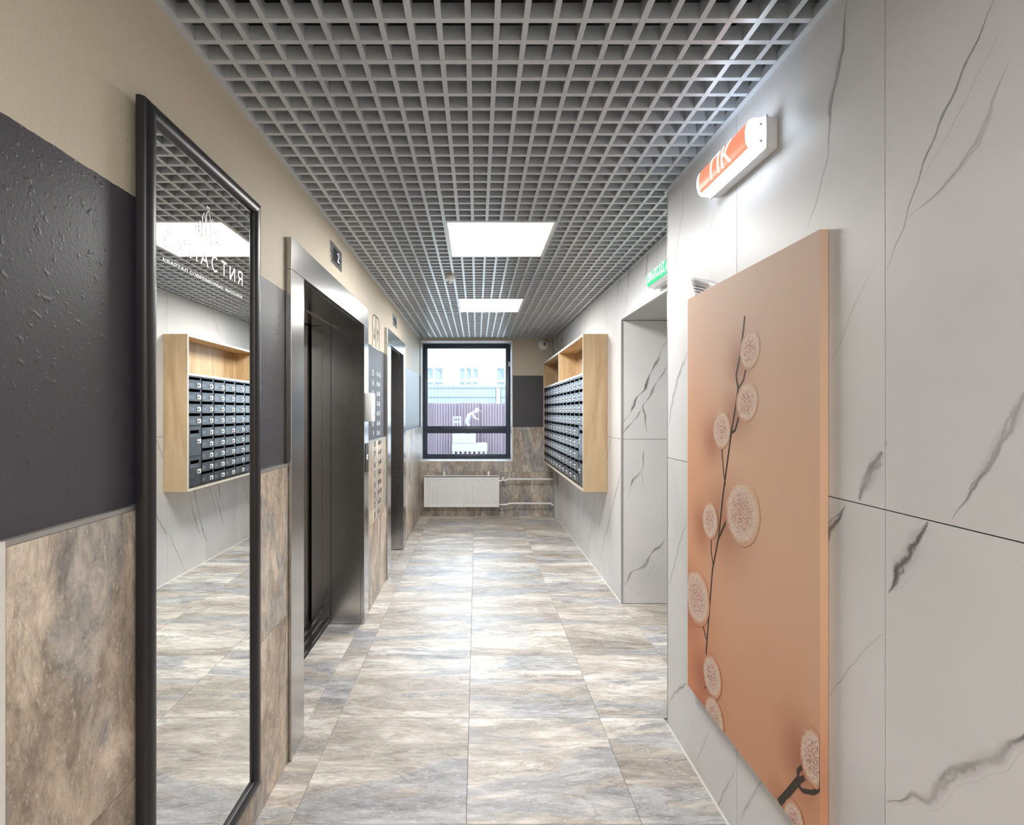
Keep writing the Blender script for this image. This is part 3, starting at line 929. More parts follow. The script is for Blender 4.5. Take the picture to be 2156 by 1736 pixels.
# ---------------- list of floors and flats between the lifts
t = thing('floor_directory', (XL, 3.85, 0.63), 'column of stuck-on floor and flat numbers between the two lifts', 'directory')
for i, (n_, rg) in enumerate(FLOORS):
    z = 1.727 - 0.0769 * i
    on_tile = z < ZDADO
    x = (XD if on_tile else XL) + 0.0006
    mat = M['black_print'] if on_tile else M['white_print']
    s = str(n_)
    w = 0.062 if len(s) == 2 else 0.030
    if s == '11':
        for dy in (0.050, 0.016):
            B().text(('1', 0.025), (x, 3.785 - dy, z - 0.024), (0, 1, 0), (0, 0, 1), w=0.014, h=0.048).build('floor_number', mat, t)
    else:
        B().text((s, 0.025), (x, 3.785 - w, z - 0.024), (0, 1, 0), (0, 0, 1), w=w if s != '1' else 0.014, h=0.048).build('floor_number', mat, t)
    w2 = 0.026 * len(rg)
    B().text((rg, 0.02), (x, 3.895, z - 0.018), (0, 1, 0), (0, 0, 1), w=w2, h=0.036).build('flat_numbers', mat, t)

# ---------------- lift pictogram on the wall
t = thing('elevator_pictogram', (XL, 3.87, ZBAND), 'black outline pictogram of a lift with up and down arrows', 'pictogram')
x = XL + 0.0006; pw = 0.006
y0, y1, zt, rr = 3.742, 4.000, 2.172, 0.060
def strip(pts, w, name):
    b = B(); n = len(pts); v = []
    for i, (a, z) in enumerate(pts):
        a2, z2 = pts[min(i + 1, n - 1)]; a1, z1 = pts[max(i - 1, 0)]
        l = math.hypot(a2 - a1, z2 - z1); nx, nz = -(z2 - z1) / l, (a2 - a1) / l
        for k in (-1, 1):
            v += [(XL + 0.0002, a + nx * w * k, z + nz * w * k), (XL + 0.0012, a + nx * w * k, z + nz * w * k)]
    f = []
    for i in range(n - 1):
        o, q = i * 4, i * 4 + 4
        f += [(o + 1, o + 3, q + 3, q + 1), (o, o + 1, q + 1, q), (o + 2, q + 2, q + 3, o + 3)]
    b.add(v, f)
    return b.build(name, M['black_print'], t)
arc = [(y0, ZBAND)] + [(y0 + rr - rr * math.cos(a), zt - rr + rr * math.sin(a)) for a in [math.pi / 2 * k / 8 for k in range(9)]]
arc += [(y1 - rr + rr * math.sin(a), zt - rr + rr * math.cos(a)) for a in [math.pi / 2 * k / 8 for k in range(9)]] + [(y1, ZBAND)]
strip(arc, pw, 'cabin_outline')
strip([(3.871, ZBAND), (3.871, zt)], pw, 'door_line')
def arrow(y, za, zb, name):
    sgn = 1 if zb > za else -1
    strip([(y, za), (y, zb - sgn * 0.03)], 0.007, name)
    b = B()
    b.add([(XL + 0.0012, y - 0.026, zb - sgn * 0.04), (XL + 0.0012, y + 0.026, zb - sgn * 0.04), (XL + 0.0012, y, zb),
           (XL + 0.0002, y - 0.026, zb - sgn * 0.04), (XL + 0.0002, y + 0.026, zb - sgn * 0.04), (XL + 0.0002, y, zb)],
          [(0, 1, 2), (0, 3, 4, 1), (1, 4, 5, 2), (2, 5, 3, 0)])
    b.build('arrowhead', M['black_print'], t)
arrow(3.808, 2.080, 1.978, 'down_arrow'); arrow(3.940, 1.985, 2.090, 'up_arrow')
B().box(XL, XL + 0.0012, y0 - 0.02, y1 + 0.015, ZBAND - 0.006, ZBAND).build('film_edge', M['white_print'], t)

# ---------------- tall mirror
MY0, MY1, MZ0, MZ1, XG = 1.120, 1.722, 0.146, 2.148, XL + 0.028
t = thing('wall_mirror', (XL, 1.42, MZ0), 'tall black framed mirror hanging on the left wall with an etched crown logo', 'mirror')
prof = [(0.010, 0.017), (0.0, 0.017), (0.0, 0.027), (0.0015, 0.0325)] + [(0.022 - 0.0205 * math.cos(math.pi * k / 12), 0.0325 + 0.0115 * math.sin(math.pi * k / 12)) for k in range(1, 12)] + [(0.0425, 0.0325), (0.044, 0.029), (0.044, 0.022)]
def ring(tt): return [(MY0 + tt, MZ0 + tt), (MY1 - tt, MZ0 + tt), (MY1 - tt, MZ1 - tt), (MY0 + tt, MZ1 - tt)]
for side in range(4):
    b = B(); v = []
    for tt, h in prof:
        rg = ring(tt); a, c = rg[side], rg[(side + 1) % 4]
        v += [(XL + h, a[0], a[1]), (XL + h, c[0], c[1])]
    b.add(v, [(2 * i, 2 * i + 1, 2 * i + 3, 2 * i + 2) for i in range(len(prof) - 1)])
    b.build('frame_rail', M['black_frame'], t, smooth=True, angle=50)
B().box(XL + 0.018, XL + 0.022, MY0 + 0.01, MY1 - 0.01, MZ0 + 0.01, MZ1 - 0.01).box(XL + 0.0005, XL + 0.018, 1.30, 1.54, 1.9, 2.0).box(XL + 0.0005, XL + 0.018, 1.30, 1.54, 0.3, 0.4).build('backing', M['gap'], t)
B().box(XL + 0.022, XG, MY0 + 0.030, MY1 - 0.030, MZ0 + 0.030, MZ1 - 0.030).build('mirror_glass', M['mirror'], t)
LETTERS = [
    [[(0, 0), (.5, 1)], [(.5, 1), (1, 0)], [(1, 0), (0, 0)]],
    [[(0, 1), (0, 0)], [(0, 0), (1, 1)], [(1, 1), (1, 0)]],
    [[(0, 1), (0, 0)], [(1, 1), (1, 0)], [(0, .5), (1, .5)]],
    [[(0, 0), (.5, 1)], [(.5, 1), (1, 0)], [(.2, .36), (.8, .36)]],
    [[(.55 + .55 * math.cos(math.radians(q)), .5 + .5 * math.sin(math.radians(q))) for q in range(50, 311, 20)]],
    [[(0, 1), (1, 1)], [(.5, 1), (.5, 0)]],
    [[(0, 1), (0, 0)], [(0, 0), (1, 1)], [(1, 1), (1, 0)]],
    [[(1, 0), (1, 1)], [(1, 1), (.4, 1)] + [(.4 - .3 * math.sin(math.radians(q)), .74 + .26 * math.cos(math.radians(q))) for q in range(30, 160, 30)] + [(.4, .48), (1, .48)], [(.5, .48), (.05, 0)]],
]
WID = [.040, .029, .029, .036, .031, .031, .029, .028]
gapw = (0.400 - sum(WID)) / 7
_ly = 1.204
nst = 0
for strokes, wd in zip(LETTERS, WID):
    b1, b2 = B(), B()
    for st in strokes:
        pts = [(_ly + q[0] * wd, 1.839 + q[1] * 0.041) for q in st]
        n = len(pts); nst += 1
        for b_, ww, dx, ex in ((b1, 0.0043, 0.0001 + 0.00001 * nst, 0.0013), (b2, 0.0027, 0.00035 + 0.00001 * nst, 0.0)):
            v = []
            for i, (a_, z_) in enumerate(pts):
                a2, z2 = pts[min(i + 1, n - 1)]; a1, z1 = pts[max(i - 1, 0)]
                l = math.hypot(a2 - a1, z2 - z1); tx, tz = (a2 - a1) / l, (z2 - z1) / l
                sh = -ex if i == 0 else ex if i == n - 1 else 0
                v += [(XG + dx, a_ + tx * sh - tz * ww, z_ + tz * sh + tx * ww), (XG + dx, a_ + tx * sh + tz * ww, z_ + tz * sh - tx * ww)]
            b_.add(v, [(2 * i, 2 * i + 1, 2 * i + 3, 2 * i + 2) for i in range(n - 1)])
    lo = b1.build('brand_letter', M['ghost_edge'], t)
    b2.build('letter_fill', M['etched'], lo)
    _ly += wd + gapw
B().text(SUB, (XG, 1.200, 1.797), (0, 1, 0), (0, 0, 1), w=0.404, h=0.0115, depth=0.0006).build('small_lettering', M['etched'], t)
# crown logo: towers between two scrolled ends
def logo(pts, w):
    for mt, dx, ww in (('ghost_edge', 0.0003, w + 0.0016), ('etched', 0.0006, w)):
        b = B(); n = len(pts); v = []
        for i, (a, z) in enumerate(pts):
            a2, z2 = pts[min(i + 1, n - 1)]; a1, z1 = pts[max(i - 1, 0)]
            l = math.hypot(a2 - a1, z2 - z1) or 1; nx, nz = -(z2 - z1) / l, (a2 - a1) / l
            v += [(XG + dx, a + nx * ww, z + nz * ww), (XG + dx, a - nx * ww, z - nz * ww)]
        b.add(v, [(2 * i, 2 * i + 1, 2 * i + 3, 2 * i + 2) for i in range(n - 1)])
        b.build('crown_logo', M[mt], t)
yc = 1.402
def circ(cy, cz, r, a0, a1, n=12): return [(cy + r * math.cos(math.radians(a0 + (a1 - a0) * k / n)), cz + r * math.sin(math.radians(a0 + (a1 - a0) * k / n))) for k in range(n + 1)]
logo([(yc - 0.050, 1.918), (yc - 0.02, 1.912), (yc, 1.908), (yc + 0.02, 1.912), (yc + 0.050, 1.918)], 0.0012)
logo(circ(yc - 0.054, 1.926, 0.008, -60, 250), 0.0011); logo(circ(yc + 0.054, 1.926, 0.008, 240, -70), 0.0011)
logo([(yc - 0.046, 1.922), (yc - 0.046, 1.948)] + circ(yc - 0.040, 1.948, 0.006, 180, 0, 6) + [(yc - 0.034, 1.918)], 0.0011)
logo([(yc + 0.046, 1.922), (yc + 0.046, 1.948)] + circ(yc + 0.040, 1.948, 0.006, 0, 180, 6) + [(yc + 0.034, 1.918)], 0.0011)
for s in (-1, 1):
    logo([(yc + s * 0.030, 1.915), (yc + s * 0.030, 1.972), (yc + s * 0.022, 1.984), (yc + s * 0.014, 1.972), (yc + s * 0.014, 1.912)], 0.0011)
logo([(yc - 0.010, 1.910), (yc - 0.010, 1.985), (yc, 2.000), (yc + 0.010, 1.985), (yc + 0.010, 1.910)], 0.0011)
for k in (-1, 0, 1): logo([(yc + k * 0.006, 2.004), (yc + k * 0.006, 2.011)], 0.0012)

# ---------------- emergency lamps
def lamp(name, xw, y0, y1, z0, z1, key, cols, strength, label):
    """y0 is the end nearest the camera; the lamp faces -x"""
    t = thing(name, (xw, (y0 + y1) / 2, z0), label, 'sign', 'wall sign lamps')
    body = M['white']
    D0, D1 = 0.034, 0.090
    zc, hz = (z0 + z1) / 2, (z1 - z0) / 2
    B().bbox(xw - D0, xw, y0 + 0.006, y1 - 0.006, z0 + 0.003, z1 - 0.003, 0.006).build('housing', body, t, smooth=True)
    B().bbox(xw - D0 - 0.006, xw - D0 + 0.002, y0, y1, z0, z1, 0.003).build('rim', body, t, smooth=True)
    hz2 = hz - 0.005
    def P(y, ph, off=0.0, k=1.0):
        d = D0 + 0.004 + (D1 - D0 - 0.004) * k * max(0.0, math.cos(ph)) ** 0.34 + off
        return (xw - d, y, zc + (hz2 * (0.55 + 0.45 * k) + off) * math.sin(ph))
    ys = [(y0 + 0.003, 0.0), (y0 + 0.004, 0.55), (y0 + 0.007, 0.92), (y0 + 0.012, 1.0), (y1 - 0.012, 1.0), (y1 - 0.007, 0.92), (y1 - 0.004, 0.55), (y1 - 0.003, 0.0)]
    nph = 10
    b = B(); v = []
    for y, k in ys:
        v += [P(y, -math.pi / 2 + math.pi * i / nph, 0, k) for i in range(nph + 1)]
    b.add(v, [(r * (nph + 1) + i, r * (nph + 1) + i + 1, (r + 1) * (nph + 1) + i + 1, (r + 1) * (nph + 1) + i) for r in range(len(ys) - 1) for i in range(nph)])
    b.build('diffuser', emit(name + '_diffuser', cols[2], strength, lights=strength > 1), t, smooth=True, angle=50)
    la, lb = (y0 + 0.018, y1 - 0.030)
    p0, p1 = math.radians(-58), math.radians(72)
    b = B(); v = []
    for j in range(2):
        v += [P(la if j == 0 else lb, p0 + (p1 - p0) * i / 14, 0.0012) for i in range(15)]
    b.add(v, [(i, i + 1, 15 + i + 1, 15 + i) for i in range(14)])
    b.build('colour_film', emit(name + '_film', cols[0], cols[3], tuple(0.6 * q_ for q_ in cols[0])), t, smooth=True)
    # lettering wrapped onto the curved front: plane coordinates -> surface
    vs_, fs, (x0, x1, ty0, ty1) = _txt[key]
    w_, aspect = cols[4], 1
    ymid = (la + lb) / 2
    tb = bmesh.new()
    tv = [tb.verts.new((a, c, 0)) for a, c in vs_]
    for q_ in fs:
        try: tb.faces.new([tv[i_] for i_ in q_])
        except ValueError: pass
    bmesh.ops.triangulate(tb, faces=tb.faces[:])
    for _ in range(2): bmesh.ops.subdivide_edges(tb, edges=tb.edges[:], cuts=2, use_grid_fill=True)
    tb.verts.index_update()
    vs_ = [tuple(v_.co[:2]) for v_ in tb.verts]; fs = [tuple(v_.index for v_ in f_.verts) for f_ in tb.faces]
    tb.free()
    b = B(); v = []
    for a, c in vs_:
        u = (a - x0) / (x1 - x0); q = (c - ty0) / (ty1 - ty0)
        ph = p0 + (p1 - p0) * (0.12 + 0.74 * q)
        v.append(P(ymid + w_ / 2 - u * w_, ph, 0.0022))
    b.add(v, fs)
    b.build('lettering', emit(name + '_letters', (1, 1, 1), cols[5]), t)
    for z in (z0 + 0.022, z1 - 0.03):
        B().lathe([(0.004, 0), (0.004, 0.003)], (xw - D0 - 0.02, y0 + 0.0035, z), (0, -1, 0), 10).build('clip', M['plaster'], t)
    return t
lamp('hydrant_sign', XN, 1.437, 1.790, 2.194, 2.294, 'ПК', ((1.0, 0.22, 0.12), None, (0.74, 0.87, 1.0), 0.55, 0.130, 1.4), LAMP_L,
     'glowing white lamp with an orange ПК film high on the near marble wall')
lamp('exit_sign', XF, 2.590, 2.935, 2.150, 2.246, ('ВЫХОД', 0.012), ((0.0, 0.30, 0.10), None, (0.86, 0.88, 0.95), 0.9, 0.255, 0.6), 0.12,
     'green and white ВЫХОД exit sign over the marble doorway')

# ---------------- canvas print
CX, CY0, CY1, CZ0, CZ1 = 0.853, 1.2375, 2.013, 0.328, 1.887
def sm(e0, e1, x):
    q = max(0, min(1, (x - e0) / (e1 - e0))); return q * q * (3 - 2 * q)
def canvas_col(y, z):
    """printed backdrop: peach fading to deeper orange, with the soft printed shadows of the catkins"""
    h = (z - CZ0) / (CZ1 - CZ0); w = (CY1 - y) / (CY1 - CY0)
    top, mid, low = (0.73, 0.53, 0.40), (0.79, 0.505, 0.335), (0.73, 0.37, 0.22)
    c = [low[i] + (mid[i] - low[i]) * sm(0, 0.5, h) for i in range(3)]
    c = [c[i] + (top[i] - c[i]) * sm(0.5, 1.0, h) for i in range(3)]
    lf = sm(0.55, 0.0, w) * (1 - 0.6 * sm(0.6, 1, h))
    c = [c[0] * (1 + 0.02 * lf), c[1] * (1 - 0.16 * lf), c[2] * (1 - 0.25 * lf)]
    s = 0
    for (a, b_, ra, rb) in CATKINS:
        dx = (y - (a + ra * 1.05)) / (ra * 1.5); dz = (z - (b_ - rb * 0.55)) / (rb * 1.5)
        s = max(s, math.exp(-(dx * dx + dz * dz) * 1.1))
    s *= 0.75
    return (c[0] * (1 - 0.42 * s), c[1] * (1 - 0.62 * s), c[2] * (1 - 0.66 * s), 1)
def canvas_mat():
    m = N('printed_canvas')
    base = m.n('ShaderNodeAttribute', attribute_name='print_base').outputs['Color']
    kind = m.n('ShaderNodeAttribute', attribute_name='print_kind').outputs['Fac']
    rad = m.n('ShaderNodeAttribute', attribute_name='print_r').outputs['Fac']
    v = m.obj()
    vor = m.n('ShaderNodeTexVoronoi'); vor.inputs['Scale'].default_value = 150; m.l(v, vor.inputs['Vector'])
    fuzz = m.noise(v, 120, 4, 0.7)
    dots = m.ramp(vor.outputs['Distance'], [(0.10, (0.86, 0.72, 0.62)), (0.45, (0.72, 0.50, 0.40)), (0.8, (0.46, 0.22, 0.16))])
    rim = m.ramp(rad, [(0.45, 0.0), (0.9, 0.85)])
    catk = m.mix(rim, dots, (0.82, 0.68, 0.54))
    alpha = m.ramp(m.val(rad, m.val(m.val(fuzz, 0.5, 'SUBTRACT'), 0.55, 'MULTIPLY'), 'ADD'), [(0.80, 1.0), (0.97, 0.0)])
    is_c = m.val(m.val(kind, 0.5, 'GREATER_THAN'), m.val(kind, 1.5, 'LESS_THAN'), 'MULTIPLY')
    is_s = m.val(kind, 1.5, 'GREATER_THAN')
    col = m.mix(m.val(alpha, is_c, 'MULTIPLY'), base, catk)
    col = m.mix(is_s, col, (0.055, 0.042, 0.030))
    weave = m.noise(v, 700, 2)
    m.setp(color=col, rough=0.62, spec=0.35)
    m.bump(weave, 0.10, 0.0006)
    return m.m
M['canvas'] = canvas_mat()
t = thing('canvas_print', (XN, 1.625, CZ0), 'peach canvas print of a twig with fluffy catkins leaning on the near marble wall', 'picture')
t['label'] = 'tall peach canvas print of a twig with fluffy catkins on the near marble wall'
b = B(); kd, rd, bc = [], [], []
NY, NZ = 48, 96
for j in range(NZ + 1):
    for i in range(NY + 1):
        y = CY0 + (CY1 - CY0) * i / NY; z = CZ0 + (CZ1 - CZ0) * j / NZ
        e = min(i, NY - i) / NY; 
        b.v.append((CX, y, z)); kd.append(0); rd.append(0); bc.append(canvas_col(y, z))
for j in range(NZ):
    for i in range(NY):
        q = j * (NY + 1) + i
        b.f.append((q, q + NY + 1, q + NY + 2, q + 1)); b.m.append(0)
def side(p):
    for y, z, x in p: b.v.append((x, y, z)); kd.append(0); rd.append(0); bc.append(canvas_col(y, z))
for (p, q) in (((CY0, CZ0), (CY0, CZ1)), ((CY0, CZ1), (CY1, CZ1)), ((CY1, CZ1), (CY1, CZ0)), ((CY1, CZ0), (CY0, CZ0))):
    o = len(b.v); n = 24
    side([(p[0] + (q[0] - p[0]) * k / n, p[1] + (q[1] - p[1]) * k / n, x) for k in range(n + 1) for x in (CX, XN - 0.001)])
    for k in range(n):
        b.f.append((o + 2 * k, o + 2 * k + 1, o + 2 * k + 3, o + 2 * k + 2)); b.m.append(0)
for si, (pts, w) in enumerate(STEMS):
    rs = []
    for i in range(len(pts) - 1):
        for k in range(6):
            rs.append(tuple(pts[i][j] + (pts[i + 1][j] - pts[i][j]) * k / 6 for j in (0, 1)))
    rs.append(pts[-1]); n = len(rs); prev = None
    for i, (y, z) in enumerate(rs):
        a2, z2 = rs[min(i + 2, n - 1)]; a1, z1 = rs[max(i - 2, 0)]
        l = math.hypot(a2 - a1, z2 - z1) or 1; ny, nz = -(z2 - z1) / l, (a2 - a1) / l
        o = len(b.v); z = max(z, CZ0 + 0.002); y = min(max(y, CY0 + 0.004), CY1 - 0.004)
        for k in (-1, 1):
            yy, zz = y + ny * w * 0.78 * k, max(z + nz * w * 0.78 * k, CZ0)
            b.v.append((CX - 0.0002 - 0.00003 * si, yy, zz)); kd.append(2); rd.append(0); bc.append(canvas_col(yy, zz))
        if prev is not None: b.f.append((prev, prev + 1, o + 1, o)); b.m.append(0)
        prev = o
for ci, (a, c, ra, rb) in enumerate(CATKINS):
    lf = CX - 0.0006 - 0.0001 * ci
    o = len(b.v); n, rings = 28, 4
    b.v.append((lf, max(a, CY0 + 0.002), max(c, CZ0 + 0.002))); kd.append(1); rd.append(0); bc.append(canvas_col(a, c))
    for r_ in range(1, rings + 1):
        for k in range(n):
            an = 2 * math.pi * k / n; q = 1.05 * r_ / rings
            y = a + ra * q * math.cos(an) ; z = c + rb * q * math.sin(an)
            y -= 0.10 * (z - c)
            y = min(max(y, CY0 + 0.001), CY1 - 0.001); z = max(z, CZ0 + 0.001)
            b.v.append((lf, y, z)); kd.append(1); rd.append(q); bc.append(canvas_col(y, z))
    for k in range(n): b.f.append((o, o + 1 + (k + 1) % n, o + 1 + k)); b.m.append(0)
    for r_ in range(rings - 1):
        for k in range(n):
            p_, q_ = o + 1 + r_ * n, o + 1 + (r_ + 1) * n
            b.f.append((p_ + k, p_ + (k + 1) % n, q_ + (k + 1) % n, q_ + k)); b.m.append(0)
# face everything on the front towards -x
for i, f in enumerate(b.f):
    A, Q, C = (Vector(b.v[f[k]]) for k in range(3))
    nn = (Q - A).cross(C - A)
    if abs(nn.x) > 0.9 * nn.length and nn.x > 0: b.f[i] = f[::-1]
b.at = {'print_kind': ('FLOAT', [float(q) for q in kd]), 'print_r': ('FLOAT', rd), 'print_base': ('FLOAT_COLOR', bc)}
b.build('canvas', M['canvas'], t)
b = B()
for y0_, y1_, z0_, z1_ in ((CY0 + 0.002, CY0 + 0.03, CZ0 + 0.002, CZ1 - 0.002), (CY1 - 0.03, CY1 - 0.002, CZ0 + 0.002, CZ1 - 0.002), (CY0 + 0.03, CY1 - 0.03, CZ0 + 0.002, CZ0 + 0.03), (CY0 + 0.03, CY1 - 0.03, CZ1 - 0.03, CZ1 - 0.002)):
    b.box(CX + 0.002, XN - 0.006, y0_, y1_, z0_, z1_)
b.build('stretcher', M['oak_v'], t)

# ---------------- curled leaflet behind the canvas
def leaflet_mat():
    m = N('printed_leaflet')
    rn = m.n('ShaderNodeAttribute', attribute_name='sheet_v').outputs['Fac']
    ru = m.n('ShaderNodeAttribute', attribute_name='sheet_u').outputs['Fac']
    st = m.val(m.val(m.val(rn, 17.0, 'MULTIPLY'), None, 'FRACT'), 0.55, 'LESS_THAN')
    low = m.val(m.val(rn, 0.86, 'LESS_THAN'), m.val(ru, 0.52, 'GREATER_THAN'), 'MULTIPLY')
    pic = m.val(m.val(rn, 0.86, 'GREATER_THAN'), m.val(ru, 0.40, 'GREATER_THAN'), 'MULTIPLY')
    pic = m.val(pic, m.val(rn, 0.97, 'LESS_THAN'), 'MULTIPLY')
    c = m.mix(m.val(st, low, 'MULTIPLY'), (0.80, 0.80, 0.80), (0.13, 0.13, 0.14))
    c = m.mix(pic, c, m.mix(m.noise(m.obj(), 30, 3), (0.60, 0.45, 0.38), (0.35, 0.40, 0.48)))
    m.setp(color=c, rough=0.5)
    return m.m
b = B(); su, sv = [], []
nu, nv = 10, 12
for j in range(nv + 1):
    for i in range(nu + 1):
        u, v_ = i / nu, j / nv
        y = 1.795 + 0.165 * u
        z = 1.700 + 0.195 * v_ + 0.070 * u
        x = XN - 0.0015 - 0.40 * max(0, z - 1.886) * (0.15 + 0.85 * u)
        y += 0.02 * math.sin(v_ * 3.1) * u
        b.v.append((x, y, z)); su.append(u); sv.append(v_)
for j in range(nv):
    for i in range(nu):
        q = j * (nu + 1) + i
        b.f.append((q, q + nu + 1, q + nu + 2, q + 1)); b.m.append(0)
b.at = {'sheet_u': ('FLOAT', su), 'sheet_v': ('FLOAT', sv)}
o = tag(b.build('paper_leaflet', leaflet_mat(), None, (XN, 1.87, 1.76), smooth=True), 'curled paper leaflet peeping out above the canvas print', 'paper')
sd = o.modifiers.new('thickness', 'SOLIDIFY'); sd.thickness = 0.0004

# ---------------- mailboxes in an oak housing
HY0, HY1, HX0, HZ0, HZ1, BT = 4.116, 6.586, 0.880, 0.770, 2.076, 0.018
ZS = 1.736
t = thing('mailbox_housing', (XF, 5.35, HZ0), 'oak laminate wall housing with open shelves above the mailboxes', 'cabinet')
XBK = XF - 0.002
B().box(HX0, XBK, HY0, HY0 + BT, HZ0, HZ1).build('side_panel', M['oak_v'], t)
B().box(HX0, XBK, HY1 - BT, HY1, HZ0, HZ1).build('side_panel', M['oak_v'], t)
B().box(HX0, XBK, HY0 + BT, HY1 - BT, HZ1 - BT, HZ1).build('top_panel', M['oak_h'], t)
B().box(HX0, XBK, HY0 + BT, HY1 - BT, HZ0, HZ0 + BT).build('bottom_panel', M['oak_h'], t)
B().box(HX0, XBK, HY0 + BT, HY1 - BT, ZS, ZS + BT).build('shelf', M['oak_h'], t)
B().box(HX0, XBK, 5.342, 5.342 + BT, ZS + BT, HZ1 - BT).build('divider', M['oak_v'], t)
B().box(XBK - 0.006, XBK, HY0 + BT, HY1 - BT, ZS + BT, HZ1 - BT).build('back_panel', M['oak_v'], t)
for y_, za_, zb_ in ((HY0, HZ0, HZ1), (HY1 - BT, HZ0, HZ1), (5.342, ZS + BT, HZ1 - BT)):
    B().box(HX0 - 0.001, HX0, y_, y_ + BT, za_, zb_).build('edge_highlight', M['edge_highlight'], t)  # thin strip added to carry the painted highlight of the board edge
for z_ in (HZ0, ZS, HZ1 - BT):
    B().box(HX0 - 0.001, HX0, HY0 + BT, HY1 - BT, z_, z_ + BT).build('edge_highlight', M['edge_highlight'], t)
cw = (HY1 - HY0 - 2 * BT) / 12
BZ0, BZ1 = HZ0 + BT + 0.001, ZS - 0.001
ORD = ['nearest the camera', 'second', 'third', 'fourth', 'fifth', 'sixth', 'seventh', 'eighth', 'ninth', 'tenth', 'eleventh', 'twelfth']
pitch = (BZ1 - BZ0 - 0.022) / 9
dm = {}
def door_mesh(h, slot):
    """a folded steel flap; origin at its lower near corner"""
    w = cw - 0.018
    if (h, slot) not in dm:
        b = B()
        if not slot:
            b.bbox(-0.004, 0.012, 0, w, 0, h, 0.002, 1)
            b.box(-0.009, 0.0, 0.001, w - 0.001, h - 0.005, h - 0.001)
        else:
            z0, z1, y0, y1 = h - 0.066, h - 0.036, 0.026, w - 0.026
            for bx in ((0, w, 0, z0), (0, w, z1, h), (0, y0, z0, z1), (y1, w, z0, z1)): b.box(-0.004, 0.012, *bx)
            b.box(-0.009, 0.0, 0.001, w - 0.001, h - 0.005, h - 0.001)
        o = b.build('door', M['mailbox'], None, (0, 0, 0)); dm[(h, slot)] = o.data
        bpy.data.objects.remove(o)
    return dm[(h, slot)]
pm = B().bbox(-0.008, -0.004, 0, 0.055, 0, 0.036, 0.001, 1).build('lock_plate', M['white'], None, (0, 0, 0)); lock_me = pm.data; bpy.data.objects.remove(pm)
pm = B().lathe([(0.0075, 0), (0.0075, 0.006), (0.006, 0.0075)], (0, 0, 0), (-1, 0, 0), 12).build('lock_barrel', M['steel_dark'], None, (0, 0, 0)); bar_me = pm.data; bpy.data.objects.remove(pm)
XDR = HX0 + 0.010
for k in range(12):
    y0 = HY0 + BT + cw * k; y1 = y0 + cw
    lab = ('column of slate blue mailboxes nearest the camera with two large slotted doors' if k == 0 else
           'column of nine slate blue mailboxes at the window end of the oak housing' if k == 11 else
           '%s column of slate blue mailboxes counted from the near end of the oak housing' % ORD[k])
    col = thing('mailbox_column', (XF, (y0 + y1) / 2, BZ0), lab, 'mailbox', 'mailbox columns in the oak housing')
    b = B()
    g = 0.0004
    b.box(XDR + 0.001, XBK - 0.01, y0 + g, y0 + 0.0085, BZ0, BZ1).box(XDR + 0.001, XBK - 0.01, y1 - 0.0085, y1 - g, BZ0, BZ1)
    b.box(XDR - 0.002, XBK - 0.01, y0 + 0.009, y1 - 0.009, BZ0, BZ0 + 0.010).box(XDR - 0.002, XBK - 0.01, y0 + 0.009, y1 - 0.009, BZ1 - 0.010, BZ1)
    b.build('carcass', M['mailbox'], col)
    B().box(XDR + 0.06, XBK - 0.01, y0 + 0.009, y1 - 0.009, BZ0 + 0.010, BZ1 - 0.010).build('interior', M['mail_inside'], col)
    ya = y0 + 0.009; w = cw - 0.018
    def fit(d, z, h, txt, big=False):
        zp = z + (0.10 if big else h / 2 - 0.022)
        inst('lock_plate', lock_me, d, (XDR, ya + w - 0.057, zp))
        inst('lock_barrel', bar_me, d, (XDR - 0.008, ya + w - 0.042, zp + 0.018))
        if txt:
            n_ = len(txt)
            tw = 0.105 if big else 0.022 * n_
            th = 0.030
            o_ = (XDR - 0.0042, ya + (0.135 if big else 0.012 + tw), zp + (0.058 if big else 0.002))
            B().text(txt, o_, (0, -1, 0), (0, 0, 1), w=tw, h=th, depth=0.0006).build('box_number', M['number_highlight'], d)
    if k == 0:
        hbig = 5 * pitch / 2
        for r_ in range(4):
            z = BZ1 - 0.010 - pitch * (r_ + 1) + 0.002
            h = pitch - 0.024
            d = inst('door', door_mesh(round(h, 4), False), col, (XDR, ya, z))
            fit(d, z, h, str(100 + r_))
        top = BZ1 - 0.010 - pitch * 4
        for r_ in range(2):
            z = top - hbig * (r_ + 1) + 0.001
            h = round(hbig - 0.003, 4)
            d = inst('door', door_mesh(h, True), col, (XDR, ya, z))
            fit(d, z, h, 'СПАМ', True)
    else:
        for r_ in range(9):
            z = BZ1 - 0.010 - pitch * (r_ + 1) + 0.002
            h = pitch - 0.024
            d = inst('door', door_mesh(round(h, 4), False), col, (XDR, ya, z))
            fit(d, z, h, str((11 - k) * 9 + r_ + 1))

# small line drawing on the marble above the mailboxes
t = thing('wall_pictogram', (XF, 6.36, 2.08), 'small dark outline symbol on the marble above the far end of the mailboxes', 'pictogram')
def rstrip(pts, w, name):
    b = B(); n = len(pts); v = []
    for i, (a, z) in enumerate(pts):
        a2, z2 = pts[min(i + 1, n - 1)]; a1, z1 = pts[max(i - 1, 0)]
        l = math.hypot(a2 - a1, z2 - z1); nx, nz = -(z2 - z1) / l, (a2 - a1) / l
        for kx in (-1, 1): v += [(XF - 0.0002, a + nx * w * kx, z + nz * w * kx), (XF - 0.0012, a + nx * w * kx, z + nz * w * kx)]
    f = []
    for i in range(n - 1):
        o, q = i * 4, i * 4 + 4
        f += [(o + 1, o + 3, q + 3, q + 1), (o, o + 1, q + 1, q), (o + 2, q + 2, q + 3, o + 3)]
    b.add(v, f); return b.build(name, M['black_print'], t)
